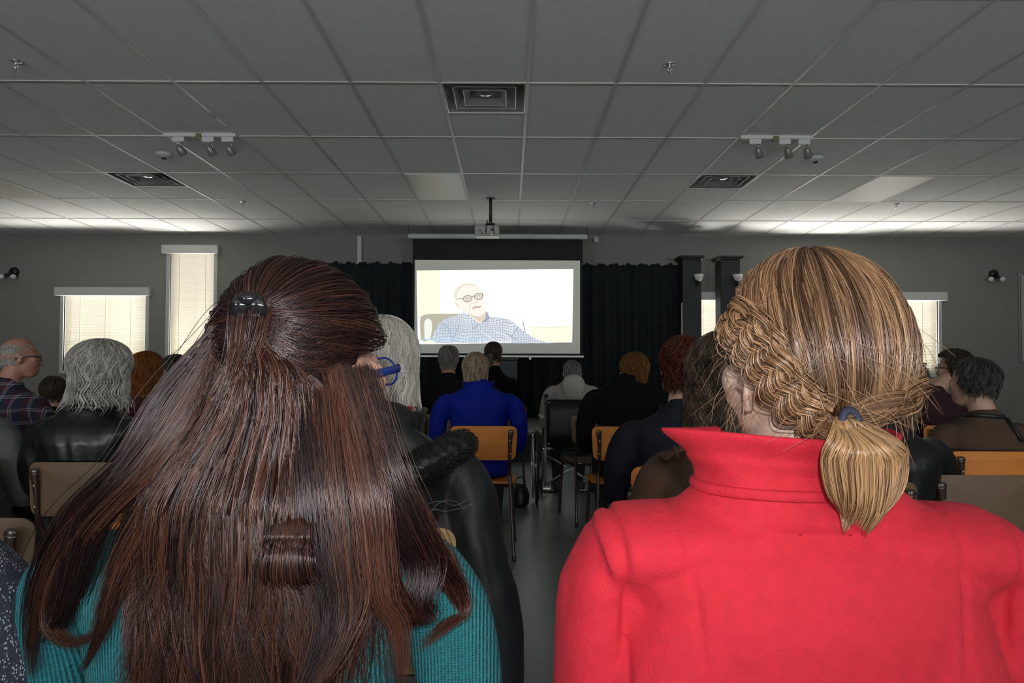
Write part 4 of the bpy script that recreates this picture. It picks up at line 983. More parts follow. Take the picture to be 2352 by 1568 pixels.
# ---- right block
person(1566, 2.95, 772, 'person with curly dark red hair, drop earring and navy jacket', 'skin_fair', sw=.225, bulk=1.08, hairf=(cap_hair('h', 3200, -.085, (1.08, 1.08, 1.08), rad=.0013, k=12, length=(.3, .8), seed=19, curl=.006, wave=.008, curlf=14), H_red), cloth=M_navy, headpx=1572, hyaw=-.1, wr=.008, ear=(1,), collar=(-.01, .085, .085, .05, .01, .3),
       extra=lambda t, T, sh, zz: earring(t, T, -1, M_glint, True), shz=.96)
chair('wood', PX(1566, 2.8), 2.72, 'school chair under the navy jacket')
def tabs(t, T, sh, zz):
    for s in (-1, 1):
        q = [(s*.185, -.055, sh-.035), (s*.13, -.045, sh-.005), (s*.085, -.035, sh+.022)]
        MB().tube([tuple(p) for p in spline(q, 10)], [(.020, .007)]*10, 10, up=(0, 0, 1)).build('shoulder_tab', M_brown, t, True)
        MB().tube([(s*.150, -.085, sh-.028), (s*.152, -.05, sh-.004), (s*.150, -.01, sh-.016)], [(.006, .004)]*3, 8, up=(1, 0, 0)).build('tab_loop', M_brown, t, True)
person(1668, 1.98, 757, 'person with long dark brown hair in a brown coat with shoulder tabs', sw=.185, bulk=1.05, hairf=(cap_hair('h', 5200, -.25, (1.2, 1.18, 1.06), rad=.001, k=22, length=(1.6, 3.9), seed=21, wave=.010, taper=-.02, side=2.0, clump=90), H_long), cloth=M_brown, cloth_name='coat', headpx=1668, extra=tabs, cvox=.008, wr=.004, hyaw=-.1)
chair('beige', PX(1655, 1.84), 1.76, 'school chair under the brown coat')
person(2015, 2.62, 806, 'person with long black hair and shiny black jacket beyond the ponytail', sw=.215, bulk=1.15, hairf=(cap_hair('h', 2600, -.22, (1.15, 1.15, 1.0), rad=.0013, k=14, length=(1.5, 3.5), seed=22, wave=.010, side=2.0), H_dgrey), cloth=M_leather, headpx=2062, shz=.92, wr=.008)
chair('beige', PX(1958, 2.42), 2.38, 'beige chair mostly hidden by the blonde ponytail')
person(2140, 4.9, 803, 'curly-haired person in glasses and a dark maroon top at right', sw=.235, bulk=1.1, hairf=(cap_hair('h', 2000, -.075, (1.2, 1.12, 1.12), rad=.0015, k=10, seed=23, curl=.007, curlf=12, length=(.3, .8)), H_dark), cloth=mat('cloth_dark_maroon', (.025, .004, .008), .85), headpx=2196, hyaw=.75,
       extra=lambda t, T, sh, zz: (glasses(t, T, M_spec, M_lensm), earring(t, T, -1, M_glint)))
chair('wood', PX(2178, 4.68), 4.58, 'plywood chair between the black hair and the tan top')
M_trimb = mat('ribbon_black', (.008, .008, .009), .5)
def tanbits(t, T, sh, zz):
    q = [(.085*math.cos(a), -.012+.072*math.sin(a), sh+.028+.004*math.sin(a*2)) for a in [2*PI*k/30 for k in range(30)]]
    MB().tube(q, [(.006, .011)]*30, 8, loop=True).build('neck_trim', M_trimb, t, True)
    MB().tube([(.055, -.082, sh+.02), (.070, -.116, sh-.03), (.085, -.142, sh-.085)], [(.009, .003)]*3, 8, up=(0, 1, 0)).build('ribbon', M_trimb, t, True)
person(2255, 3.48, 819, 'person with short dark grey hair and a tan top with black neck trim', 'skin_fair', sw=.215, bulk=1.1, hairf=(cap_hair('h', 3000, -.055, (1.24, 1.14, 1.04), rad=.0013, k=10, seed=24, length=(.4, .9), wave=.006), H_dgrey), cloth=M_tanc, cloth_name='top', headpx=2240, hyaw=.5, hpitch=.0, extra=tanbits, wr=.006, shz=.90, byaw=.12)
chair('wood', PX(2272, 3.28), 3.22, 'plywood chair under the tan top', -.03)
chair('beige', PX(2240, 2.6), 2.53, 'empty beige chair at the right edge behind the red coat', -.02)
person(2500, 4.3, 800, 'person in black at the far right edge', sw=.24, hairf=(cap_hair('h', 600, -.07, 1.0, rad=.0015, k=8, seed=25), H_dark), cloth=M_bk)
chair('beige', PX(2500, 4.1), 4.05, 'school chair at the far right edge')
# ================================================================ WHITE HAIR, BLACK PARKA
M_parka = mat('parka_black', (.014, .015, .017), .55, bump=.25, bscale=120, sheen=.1)
M_fur = mat('fur_black', (.012, .012, .013), .5, spec=.6)
M_thread = mat('thread_grey', (.30, .30, .31), .6)
def parka_shape(q, zz, sh):
    # fallen hood and the loose right sleeve
    q.ell((.03, -.115, sh-.03), (.16, .05, .085), (.2, .35, 0)); q.ell((0, -.07, sh+.045), (.10, .07, .05))
    q.tube([tuple(p) for p in spline([(.16, .0, sh-.05), (.22, -.01, sh-.13), (.265, -.02, .66), (.295, -.02, .50), (.30, -.02, .36), (.30, -.02, .26)], 20)], [(.070+.036*min(1, i/10), .075+.014*min(1, i/10)) for i in range(20)], 18)
    q.tube([(0, .0, sh-.2), (.08, -.0, .66), (.12, 0, .5), (.13, .0, .4)], [(.2, .11), (.2, .12), (.2, .13), (.2, .13)], 22, up=(0, 1, 0))
def parka_bits(t, T, sh, zz):
    # fur roll
    path = spline([(-.03, -.175, sh-.14), (.05, -.18, sh-.105), (.13, -.17, sh-.055), (.205, -.14, sh-.015), (.235, -.09, sh-.005)], 24)
    mb = MB().tube([tuple(p) for p in path], [.030+.010*math.sin(i/24*PI) for i in range(24)], 14)
    fm = remesh(mb, .007, 2, lambda P, N: P+N*(snoise(P, 160, 4, 2)*.004)[:, None])
    n = len(fm.vertices); co = np.empty(n*3, 'f'); fm.vertices.foreach_get('co', co); co = co.reshape(-1, 3); nr = np.empty(n*3, 'f'); fm.vertices.foreach_get('normal', nr); nr = nr.reshape(-1, 3)
    r = np.random.default_rng(3); idx = r.integers(0, n, 2600); P = co[idx].astype('d'); N = nr[idx].astype('d'); k = 7
    X = np.cross(N, r.normal(size=(len(idx), 3))); X /= np.linalg.norm(X, axis=1, keepdims=True); Y_ = np.cross(N, X); a = np.linspace(0, 5, k)
    S_ = P[:, None]+N[:, None]*(np.linspace(0, .009, k)[None, :, None])+.0035*(np.cos(a)[None, :, None]*X[:, None]+np.sin(a)[None, :, None]*Y_[:, None])
    o = link('fur_trim', fm, M_fur, t, True); link('fur_fibres', strand_mesh('f', S_, .0009), M_fur, o)
    for pts in ([(.13, -.165, sh-.155), (.17, -.155, sh-.145), (.20, -.13, sh-.165), (.24, -.10, sh-.15)], [(.12, -.165, sh-.19), (.16, -.155, sh-.165), (.19, -.14, sh-.175), (.25, -.10, sh-.165)], [(.14, -.16, sh-.185), (.17, -.155, sh-.15), (.21, -.125, sh-.155), (.235, -.105, sh-.175)]):
        q = spline(pts, 18); q = q+snoise(q, 120, 5, 1)[:, None]*.002; MB().tube([tuple(p) for p in q], .0007, 5).build('embroidery', M_thread, t, True)
    # scarf peeking out
    MB().tube([(.03, -.085, sh+.075), (.075, -.05, sh+.08), (.09, .0, sh+.075)], .010, 8).build('scarf', mat('scarf_red', (.35, .03, .05), .8, noise=.8, nscale=70), t, True)
person(880, 2.02, 727, 'person with white bobbed hair and a black parka with fur-trimmed hood', 'skin_pale', sw=.215, bulk=1.15,
       hairf=(cap_hair('h', 9000, -.135, (1.12, 1.12, 1.12), rad=.0008, k=18, length=(1.0, 2.4), seed=31, flare=.006, wave=.006, taper=.06, side=1.75, clump=80, whorl=.4), H_white),
       cloth=M_parka, cloth_name='parka', jacket_fn=parka_shape, extra=parka_bits, cvox=.007, wr=.013, headpx=880, hyaw=-.25, shz=.965, collar=(.0, .10, .115, .075, .014, .3))
chair('tan', PX(860, 1.78), 1.70, 'tan chair behind the black parka, seen past the brown hair')

# ================================================================ TWEED SHOULDER
M_tweed = mat('tweed', (.03, .033, .045), .9); nt, b = nodes(M_tweed); tc = nt.nodes.new('ShaderNodeTexCoord')
mpn = nt.nodes.new('ShaderNodeMapping'); mpn.inputs['Scale'].default_value = (1, 1, .55); nt.links.new(tc.outputs['Object'], mpn.inputs[0])
vo = nt.nodes.new('ShaderNodeTexVoronoi'); vo.inputs['Scale'].default_value = 430; nt.links.new(mpn.outputs[0], vo.inputs['Vector'])
n2 = nt.nodes.new('ShaderNodeTexNoise'); n2.inputs['Scale'].default_value = 90; nt.links.new(mpn.outputs[0], n2.inputs['Vector'])
fl = mathn(nt, 'MULTIPLY', mathn(nt, 'LESS_THAN', vo.outputs['Distance'], .34), mathn(nt, 'GREATER_THAN', n2.outputs['Fac'], .47))
nt.links.new(mixc(nt, fl, (.022, .026, .040), (.34, .36, .42)), b.inputs['Base Color'])
bp = nt.nodes.new('ShaderNodeBump'); bp.inputs['Strength'].default_value = .5; bp.inputs['Distance'].default_value = .002; nt.links.new(n2.outputs['Fac'], bp.inputs['Height']); nt.links.new(bp.outputs['Normal'], b.inputs['Normal'])
person(-440, .90, 560, 'person in dark blue flecked tweed cut off at the lower left corner', sw=.225, bulk=1.1, hairf=(cap_hair('h', 900, -.08, 1.0, rad=.0012, k=9, seed=33), H_dark), cloth=M_tweed, cloth_name='coat', shz=.985)
chair('beige', PX(-400, .75), .70, 'school chair under the tweed coat')

# ================================================================ RED COAT
M_redw = mat('wool_red', (.56, .013, .032), .85, noise=.07, nscale=70, bump=.5, bscale=450, sheen=.12)
RY = .87; RXp = 1818
rx = PX(RXp, RY-.1)
def red_shape(P, N, sh):
    # tailored seams pressed into the wool
    x, y, z = P[:, 0], P[:, 1], P[:, 2]; back = y < .03
    g = np.zeros(len(P)); d = sh-z
    for s in (-1, 1):
        sx = s*(.150-.030*np.clip(d/.35, 0, 1)**.8)
        g += np.exp(-((x-sx)/.0042)**2)*back
        ax = s*(.218-.012*np.clip(d/.10, 0, 1)+.006*np.clip((d-.1)/.2, 0, 1))
        g += 1.5*np.exp(-((x-ax)/.0046)**2)*(d > -.02)
    P = P-N*(g*.0042*(z > .5))[:, None]
    return P
def red_fn(q, zz, sh):
    for s in (-1, 1):       # padded shoulders and set-in sleeve heads
        q.tube([(s*.03, -.005, sh-.040), (s*.10, -.005, sh-.044), (s*.16, -.005, sh-.050), (s*.200, -.005, sh-.054), (s*.222, -.003, sh-.062)], [(.088, .046), (.090, .046), (.090, .048), (.088, .050), (.078, .046)], 24, up=(0, 0, 1))
        q.tube([(s*.215, .0, sh-.04), (s*.226, .0, sh-.09), (s*.233, .004, sh-.16), (s*.236, .012, sh-.26), (s*.238, .03, sh-.36)], [(.030, .060), (.044, .074), (.047, .070), (.046, .064), (.045, .058)], 20, up=(0, 1, 0))
        q.tube([(s*.10, -.01, sh-.10), (s*.14, -.012, sh-.2), (s*.15, -.01, sh-.32), (s*.15, .0, sh-.45)], [(.09, .10), (.09, .105), (.095, .11), (.10, .12)], 24, up=(0, 1, 0))
    q.tube([(0, -.01, sh-.01), (0, -.012, sh+.02), (0, -.012, sh+.045)], [(.15, .085), (.112, .082), (.098, .075)], 26, up=(0, 1, 0))
def red_bits(t, T, sh, zz):
    # funnel collar : stands, folds over at the top
    R = []; n = 64; op = .42
    prof = [(.094, -.004, 0), (.090, .012, 0), (.091, .026, .0), (.097, .036, .0), (.094, .042, 0), (.099, .052, 0), (.108, .064, 0), (.112, .074, 0), (.107, .078, 0), (.101, .072, 0), (.094, .052, 0), (.086, .030, 0), (.084, .012, 0), (.087, -.004, 0)]
    for (rad, z, _) in prof:
        q = []
        for j in range(n+1):
            a = -PI/2+(PI-op)*(2*j/n-1)
            w = .0025*math.sin(a*5+z*60)+.0022*math.sin(a*2.3+1)*z/.06
            lf = math.exp(-((a+PI+.25)/.45)**2)      # left side flares out and sits lower
            q.append((-.012+(rad*1.12+w+.022*lf*z/.075)*math.cos(a), -.012+(rad*.88+w)*math.sin(a), sh+.020+z*.80+.004*math.sin(a*2+.5)*z/.09))
        R.append(q)
    mb = MB(); mb.rings(R+[R[0]], cap=False, closed=False); k = len(prof); mb.f.append(tuple(i*(n+1) for i in range(k))); mb.f.append(tuple(i*(n+1)+n for i in range(k))[::-1])
    m = mb.mesh('collar'); o = link('collar', m, M_redw, t, True)
    md = o.modifiers.new('s', 'SUBSURF'); md.levels = 1; md.render_levels = 1
    # seam rib round the foot of the collar
    q = [(-.012+.108*math.cos(a), -.012+.086*math.sin(a), sh+.018) for a in [2*PI*k/48 for k in range(48)]]
    MB().tube(q, [(.003, .006)]*48, 8, loop=True).build('collar_seam', M_redw, t, True)

H_tail = hairmat('hair_golden_brown', (.10, .046, .019), (.52, .305, .15), .35, .9, (1, .93, .88))
H_bl = hairmat('hair_light_brown', (.060, .027, .013), (.42, .24, .125), .33, 1.0, (1, .90, .88))
def red_hair():
    r = np.random.default_rng(41); HRv = HR*np.array([1.17, 1.14, 1.30]); G = []
    def on(a, e, k=1.0):    # azimuth a from back (left neg), elevation e ; head coords
        return HC+HRv*k*np.stack([np.cos(e)*np.sin(a), -np.cos(e)*np.cos(a), np.sin(e)], -1)
    # A: sheets combed down from the parting to the braid line
    n = 8200; k = 20
    s = np.where(r.random(n) < .5, -1, 1); pe = r.uniform(-.1, 1, n)       # parting position: 1 front .. 0 crown back
    pa = (PI/2)                                                         # parting runs front-back over the top
    t0 = r.random(n)
    # root on parting or anywhere on the upper skull
    ang = r.uniform(0, 1, n)
    az0 = s*r.uniform(.02, 2.2, n); el0 = 1.52-.55*r.random(n)**1.6*(1.2)
    az1 = az0*.62+s*.02+r.normal(size=n)*.05; el1 = np.interp(np.abs(az1), [0, .5, 1.1, 1.6, 2.2], [-.48, -.46, -.04, .30, .35])+.05*r.normal(size=n)
    az1 = np.clip(az1, -1.75, 1.75)
    tt = np.linspace(0, 1, k)[None]
    g = np.round(az1*14)/14; 
    az = az0[:, None]+(az1-az0)[:, None]*tt**1.2; el = el0[:, None]+(el1-el0)[:, None]*tt**.95
    az = az+(g[:, None]+.02*np.sin(g*40)[:, None]-az)*.45*tt
    lump = 1+.016*np.sin(az*15+2.2*np.sin(el*2.4+az*2))*np.clip(1.4-el, 0, 1)+.008*np.sin(az*47+el*2)
    part = 1-.035*np.exp(-(az/.10)**2)*np.clip(el+.1, 0, 1)
    P = on(az, el)*1.0; P = HC+(P-HC)*(lump*part*(1+.02*r.random(n)[:, None]+.045*r.random(n)[:, None]**8))[..., None]
    P[:, :, 0] += .0012*np.sin(tt*10+np.round(az0*9)[:, None]*2)
    G.append((P, .00075, np.clip(.40+.20*np.sin(g*31)+.18*np.sin(az0*3.1+1)+.24*r.normal(size=n), 0, 1)))
    # B: two rope braids along the nape to the tie at lower right
    tie = np.array([-.050, -.116, -.045])
    def braid(path, rad, n, turns, seed):
        rr = np.random.default_rng(seed); K = 46; c = spline(path, K); T_ = np.gradient(c, axis=0); T_ /= np.linalg.norm(T_, axis=1, keepdims=True)
        up = c-HC; up /= np.linalg.norm(up, axis=1, keepdims=True); up -= T_*(up*T_).sum(1, keepdims=True); up /= np.linalg.norm(up, axis=1, keepdims=True); sd = np.cross(T_, up)
        tw = np.linspace(0, 1, K); out = []
        for i in range(n):
            b_ = i % 3; ph = 2*PI*b_/3; w = tw*turns*2*PI+ph
            cx_ = np.sin(w)*rad*.62; cy_ = np.sin(2*w)*rad*.30
            q = rr.normal(size=2)*rad*.42; fl = rr.normal(size=2)*rad*.05
            env = np.interp(tw, [0, .1, .85, 1], [.5, 1, .85, .5])
            p = c+sd*((cx_+q[0]*(1+.3*np.sin(w)))*env)[:, None]+up*((cy_+abs(q[1])*.9+rad*.15)*env)[:, None]
            out.append(p)
        return np.array(out), np.clip(.55+.3*rr.normal(size=n), 0, 1)
    pl = [on(-1.70, .42, 1.0), on(-1.36, .22, 1.0), on(-1.10, -.06, 1.01), on(-.86, -.36, 1.02), on(-.58, -.56, 1.03), tie]
    p1, h1 = braid(pl, .018, 1700, 3.0, 5); G.append((p1, .0008, h1))
    pr = [on(1.75, .30, .97), on(1.45, .05, .98), on(1.0, -.20, 1.0), on(.4, -.38, 1.02), tie]
    p2, h2 = braid(pr, .014, 800, 2.2, 6); G.append((p2, .0008, h2))
    # C: nape hair gathered up into the braid
    n = 1700; az = r.uniform(-.80, .9, n); st = on(az, np.full(n, -1.0)+.15*r.random(n), .78); st[:, 2] += .0
    en = on(az*.8+.05, np.full(n, -.42)+.2*np.abs(az), 1.03); mid = (st+en)/2*1.0; mid = HC+(mid-HC)*1.04
    P = np.stack([spline([a, b_, c_], 10) for a, b_, c_ in zip(st, mid, en)]); G.append((P, .0007, np.clip(.6+.2*r.normal(size=n), 0, 1)))
    # D: loose wisps
    n = 260; az = r.uniform(-2.0, 2.0, n); el = r.uniform(-.6, 1.1, n); a = on(az, el, 1.0); d = (a-HC)/np.linalg.norm(a-HC, axis=1, keepdims=True)
    side = np.cross(d, [0, 0, 1.]); L = r.uniform(.02, .06, n)[:, None]; sg = r.normal(size=(n, 1))
    P = np.stack([np.array([a_, a_+d_*l*.22+np.array([0, 0, -.3])*l+s_*l*.3*q, a_+d_*l*.30+np.array([0, 0, -.8])*l+s_*l*.8*q]) for a_, d_, l, s_, q in zip(a, d, L[:, 0], side, sg[:, 0])])
    P = np.stack([spline(p, 9) for p in P]); G.append((P, .00035, np.full(n, .8)))
    # join
    ms = []; 
    sv = []; sf = []; nu, nv = 40, 20
    for i in range(nv+1):
        for j in range(nu):
            a_ = 2*PI*j/nu; f_ = abs(((a_+PI) % (2*PI))-PI); lo = np.interp(f_, [0, .75, 1.2, 2.2, PI], [-.80, -.66, .10, .45, .55]); e_ = PI/2+(lo-PI/2)*i/nv; sv.append(on(a_, e_, .955))
    for i in range(nv):
        for j in range(nu): sf.append((i*nu+j, (i+1)*nu+j, (i+1)*nu+(j+1) % nu, i*nu+(j+1) % nu))
    ms.append(strand_mesh('h', G[0][0], G[0][1], hv=G[0][2], extra=(np.array(sv), sf)))
    for g_ in G[1:]: ms.append(strand_mesh('h', g_[0], g_[1], hv=g_[2]))
    # ponytail
    n = 3400; K = 22; P = []
    for i in range(n):
        a = r.uniform(0, 2*PI); q = math.sqrt(r.random()); R_ = .040*(.35+.65*q)
        ox, oy = math.cos(a)*R_*1.05, math.sin(a)*R_*.62
        L = r.uniform(.085, .112)*(1-.18*abs(math.cos(a))); cx_, cy_ = .012, -.020
        p = [tie+np.array([ox*.12, oy*.12, .004]), tie+np.array([cx_*.35+ox*.75, cy_-.008+oy*.8, -.012+.010*math.sin(a)]), tie+np.array([cx_*.8+ox*1.12, cy_-.004+oy, -L*.42]), tie+np.array([cx_*.95+ox*1.0, cy_+oy*.9, -L*.78]), tie+np.array([cx_*.8+ox*.42+.006*math.sin(a*3), cy_+.006+oy*.4, -L*1.0])]
        P.append(spline(p, K))
    P = np.array(P); P[:, :, 0] += .0025*np.sin(np.linspace(0, 7, K)[None]+P[:, :1, 0]*300)
    tail = strand_mesh('tail', P, .00075, hv=np.clip(.62+.25*r.normal(size=n), 0, 1), taper=.2)
    return ms, tail, tie
def joinmesh(ms):
    import bmesh
    vs = []; 
    bm = bmesh.new()
    for m in ms: bm.from_mesh(m)
    out = bpy.data.meshes.new('hair'); bm.to_mesh(out); bm.free()
    out.polygons.foreach_set('use_smooth', np.ones(len(out.polygons), bool)); return out
ms, tail, tie = red_hair(); hm = joinmesh(ms)
def red_extra(t, T, sh, zz):
    red_bits(t, T, sh, zz)
    tail.transform(T); link('ponytail', tail, H_tail, t)
    q = [Vector(tie)+Vector((.004+.011*math.cos(a)*.9, -.004+.006*math.sin(a)*.3, .013*math.sin(a)-.002)) for a in [2*PI*k/24 for k in range(24)]]
    q = [T @ (p+Vector((0, -.008, 0))) for p in q]
    mb = MB().tube([tuple(p) for p in q], .0042, 8, loop=True); mb.build('hair_tie', mat('hair_tie_navy', (.02, .024, .05), .7), t, True)
person(RXp, RY, 619, 'woman in a red wool coat with braided light brown hair tied in a low ponytail', 'skin_pale', sw=.228, bulk=1.04, armw=-.035, cloth=M_redw, cloth_name='coat', jacket_fn=red_fn, shape=red_shape, extra=red_extra, hairf=(hm, H_bl), detail=.0055, cvox=.0048, wr=.0028,
       ear=(1,), headpx=1842, hyaw=.30, shz=1.012, hoff=(0, -.03))
chair('beige', PX(RXp, .72), .66, 'school chair under the red coat')

# ================================================================ DARK HAIR, TEAL SWEATER
M_teal = mat('knit_teal', (.012, .115, .13), .85, sheen=.08); nt, b = nodes(M_teal); s3 = sepxyz(nt)
wv = mathn(nt, 'SINE', mathn(nt, 'MULTIPLY', s3[0], 2*PI/.0042)); w2 = mathn(nt, 'SINE', mathn(nt, 'MULTIPLY', s3[2], 2*PI/.0035))
nz = nt.nodes.new('ShaderNodeTexNoise'); nz.inputs['Scale'].default_value = 240; tc = nt.nodes.new('ShaderNodeTexCoord'); nt.links.new(tc.outputs['Object'], nz.inputs['Vector'])
hgt = mathn(nt, 'ADD', mathn(nt, 'ADD', mathn(nt, 'MULTIPLY', wv, .5), mathn(nt, 'MULTIPLY', w2, .12)), nz.outputs['Fac'])
bp = nt.nodes.new('ShaderNodeBump'); bp.inputs['Strength'].default_value = .9; bp.inputs['Distance'].default_value = .0022; nt.links.new(hgt, bp.inputs['Height']); nt.links.new(bp.outputs['Normal'], b.inputs['Normal'])
cf = mathn(nt, 'ADD', mathn(nt, 'MULTIPLY', wv, .25), mathn(nt, 'MULTIPLY', nz.outputs['Fac'], .9))
nt.links.new(mixc(nt, cf, (.003, .070, .086), (.022, .27, .30)), b.inputs['Base Color'])
H_hero = hairmat('hair_deep_brown', (.010, .004, .004), (.15, .055, .030), .33, 1.0, (1, .88, .90))
DY = .92; DPX = 585
dx0 = PX(DPX, DY)
def hero_extra(t, T, sh, zz):
    r = np.random.default_rng(51); o = np.array(t.location)
    loc = lambda px, py, Y: np.array(W(px, py, Y))-o
    # --- crown : combed back over the skull to the clip
    HRv = HR*np.array([1.13, 1.08, 1.30])
    Ti = T.inverted()
    clip_l = np.array([.038, -.100, .094])                       # head coords of the clip, at the back
    def proj(p, lift=1.0):
        d = (p-HC)/HRv; return HC+(d/np.linalg.norm(d, axis=-1, keepdims=True))*HRv*lift
    n = 5600; k = 20
    a = r.uniform(-2.75, 2.75, n); e = np.where(np.abs(a) > 1.5, r.uniform(.12, 1.45, n), r.uniform(.35, 1.5, n))
    a[:1800] = r.uniform(-.1, 1.5, 1800); e[:1800] = r.uniform(.0, .5, 1800)
    # roots over the front, top and sides
    root = HC+HRv*np.stack([np.cos(e)*np.sin(a), -np.cos(e)*np.cos(a), np.sin(e)], -1)
    tt = np.linspace(0, 1, k)[None, :, None]
    P = root[:, None]*(1-tt)+clip_l[None, None]*tt
    sag = np.array([0, 0, -.035])*np.sin(PI*tt)*(np.cos(e)[:, None, None])*.8
    P = proj(P+sag, 1.0)
    g = np.round(a*11)/11+np.round(e*6)
    lump = 1+.014*np.sin(g*17.3)[:, None]*np.sin(PI*tt[..., 0])+.02*r.random((n, 1))+.05*(r.random((n, 1))**10)+.018*np.sin(PI*tt[..., 0])
    P = HC+(P-HC)*lump[..., None]; P[:, -3:] = P[:, -3:]*.4+(clip_l+r.normal(size=(n, 1, 3))*.006)*.6
    hv = np.clip(.18+.15*np.sin(g*9)+.16*r.normal(size=n), 0, 1)
    # under cap
    sv = []; sf = []; nu, nv = 44, 20
    for i in range(nv+1):
        for j in range(nu):
            a_ = 2*PI*j/nu; f_ = abs(((a_+PI) % (2*PI))-PI); lo = np.interp(f_, [0, 1.0, 1.45, 1.75, 2.2, PI], [-.9, -.8, -.35, .12, .42, .55]); e_ = PI/2+(lo-PI/2)*i/nv
            sv.append(HC+HRv*.93*np.array([math.cos(e_)*math.sin(a_), -math.cos(e_)*math.cos(a_), math.sin(e_)]))
    for i in range(nv):
        for j in range(nu): sf.append((i*nu+j, (i+1)*nu+j, (i+1)*nu+(j+1) % nu, i*nu+(j+1) % nu))
    m1 = strand_mesh('crown', P, .00065, hv=hv, extra=(np.array(sv), sf), taper=.6); m1.transform(T)
    # --- falling hair : person coordinates
    TT = np.array(T); toP = lambda q: (np.c_[q, np.ones(len(q))] @ TT.T)[:, :3]
    clipP = toP(clip_l[None])[0]; 
    zl = np.array([loc(0, y, .8)[2] for y in (720, 850, 950, 1050, 1140, 1250, 1350, 1450, 1568, 1700)])[::-1]
    def env(arr): return lambda z: np.interp(z, zl, np.array(arr)[::-1])
    X = lambda p: PX(p, .82)-o[0]
    xL = env([X(p) for p in (535, 475, 420, 345, 285, 250, 245, 250, 255, 260)]); xR = env([X(p) for p in (690, 790, 822, 850, 885, 910, 915, 900, 880, 850)])
    # back surface distance (towards camera) relative to figure
    yb = env([-.130, -.140, -.138, -.145, -.160, -.165, -.165, -.165, -.160, -.15]); th = env([.03, .05, .055, .05, .035, .022, .018, .016, .014, .012])
    def fall(n, u, zend, seed, curl=None, rad=.0006, layer=None, clumps=130, wavy=1.):
        r = np.random.default_rng(seed); K = 34
        cu = np.round(u*clumps)/clumps; ck = np.round(u*clumps); ly = r.random(n)**.6 if layer is None else layer
        # root on the head
        ax = np.interp(u, [-1, -.55, -.1, .35, 1], [-1.25, -.85, -.30, .25, 1.02]); ex = np.interp(u, [-1, -.55, -.1, .35, 1], [.45, .85, 1.0, .80, .05])-.35*(1-ly)*r.random(n)
        rt = toP(HC+HRv*1.0*np.stack([np.cos(ex)*np.sin(ax), -np.cos(ex)*np.cos(ax), np.sin(ex)], -1))
        w = np.exp(-((u+.45)/.42)**2)*(r.random(n) < .8); w = np.where(u < -.35, np.maximum(w, .9), w); rt = rt*(1-w[:, None])+(clipP+r.normal(size=(n, 3))*.008)*w[:, None]
        t = np.linspace(0, 1, K)[None]; z = rt[:, 2:3]+(zend[:, None]-rt[:, 2:3])*t
        uu = u[:, None]+(cu-u)[:, None]*np.clip(t*1.5-.2, 0, .9)*.9
        uu = uu+.034*np.sin(z*20+ck[:, None]*1.7)*np.clip(t*2-.3, 0, 1)*wavy+.020*np.sin(z*43+ck[:, None]*2.9)*t*wavy
        xe = xL(z)+(xR(z)-xL(z))*(uu+1)/2; side = np.clip(np.abs(uu), 0, 1)
        ye = yb(z)+th(z)*(1-ly[:, None])*1.2+.11*side**3.0*np.clip((z-zl[0]+.3)/.3, .7, 1)+.013*np.sin(ck[:, None]*2.3+z*12)*np.clip(t*2, 0, 1)
        bl = np.clip(t*2.6, 0, 1); bl = bl*bl*(3-2*bl)
        x = rt[:, 0:1]*(1-bl)+xe*bl; y = rt[:, 1:2]*(1-bl)+ye*bl
        y = y-.03*np.sin(PI*np.clip(t*1.6, 0, 1))*(w[:, None])
        if curl is not None:
            c_ = np.clip((t-.72)/.28, 0, 1); x = x+curl[:, None]*c_**1.6*.05; z = z+np.abs(curl)[:, None]*c_**3*.018
        return np.stack([x, y, z], -1), np.clip(.38+.20*np.sin(ck*1.9)+.16*np.sin(ck*.31)+.20*r.normal(size=n), 0, 1)
    n = 15000; u = np.clip(r.normal(size=n)*.55, -1, 1); u = np.where(np.abs(u) >= 1, r.uniform(-1, 1, n), u)
    ze = loc(0, 1500, .8)[2]-r.uniform(-.10, .12, n)
    gap = (np.abs(u-.30) < .10)          # thinner fall lets the knit show through lower down
    ze = np.where(gap, loc(0, 1330, .8)[2]-r.uniform(-.03, .09, n), ze); ze = np.where(u > .62, ze+.05, ze)
    P2, h2 = fall(n, u, ze, 52, curl=.55*np.sin(np.round(u*130)*5.1)); u4 = r.uniform(-.2, .95, 3600); P4, h4 = fall(3600, u4, loc(0, 1480, .8)[2]-r.uniform(-.16, .10, 3600), 57); P2 = np.concatenate([P2, P4]); h2 = np.concatenate([h2, h4]); m2 = strand_mesh('fall', P2, .00046, hv=h2)
    # outlying locks that spread over both shoulders
    G = []; H = []
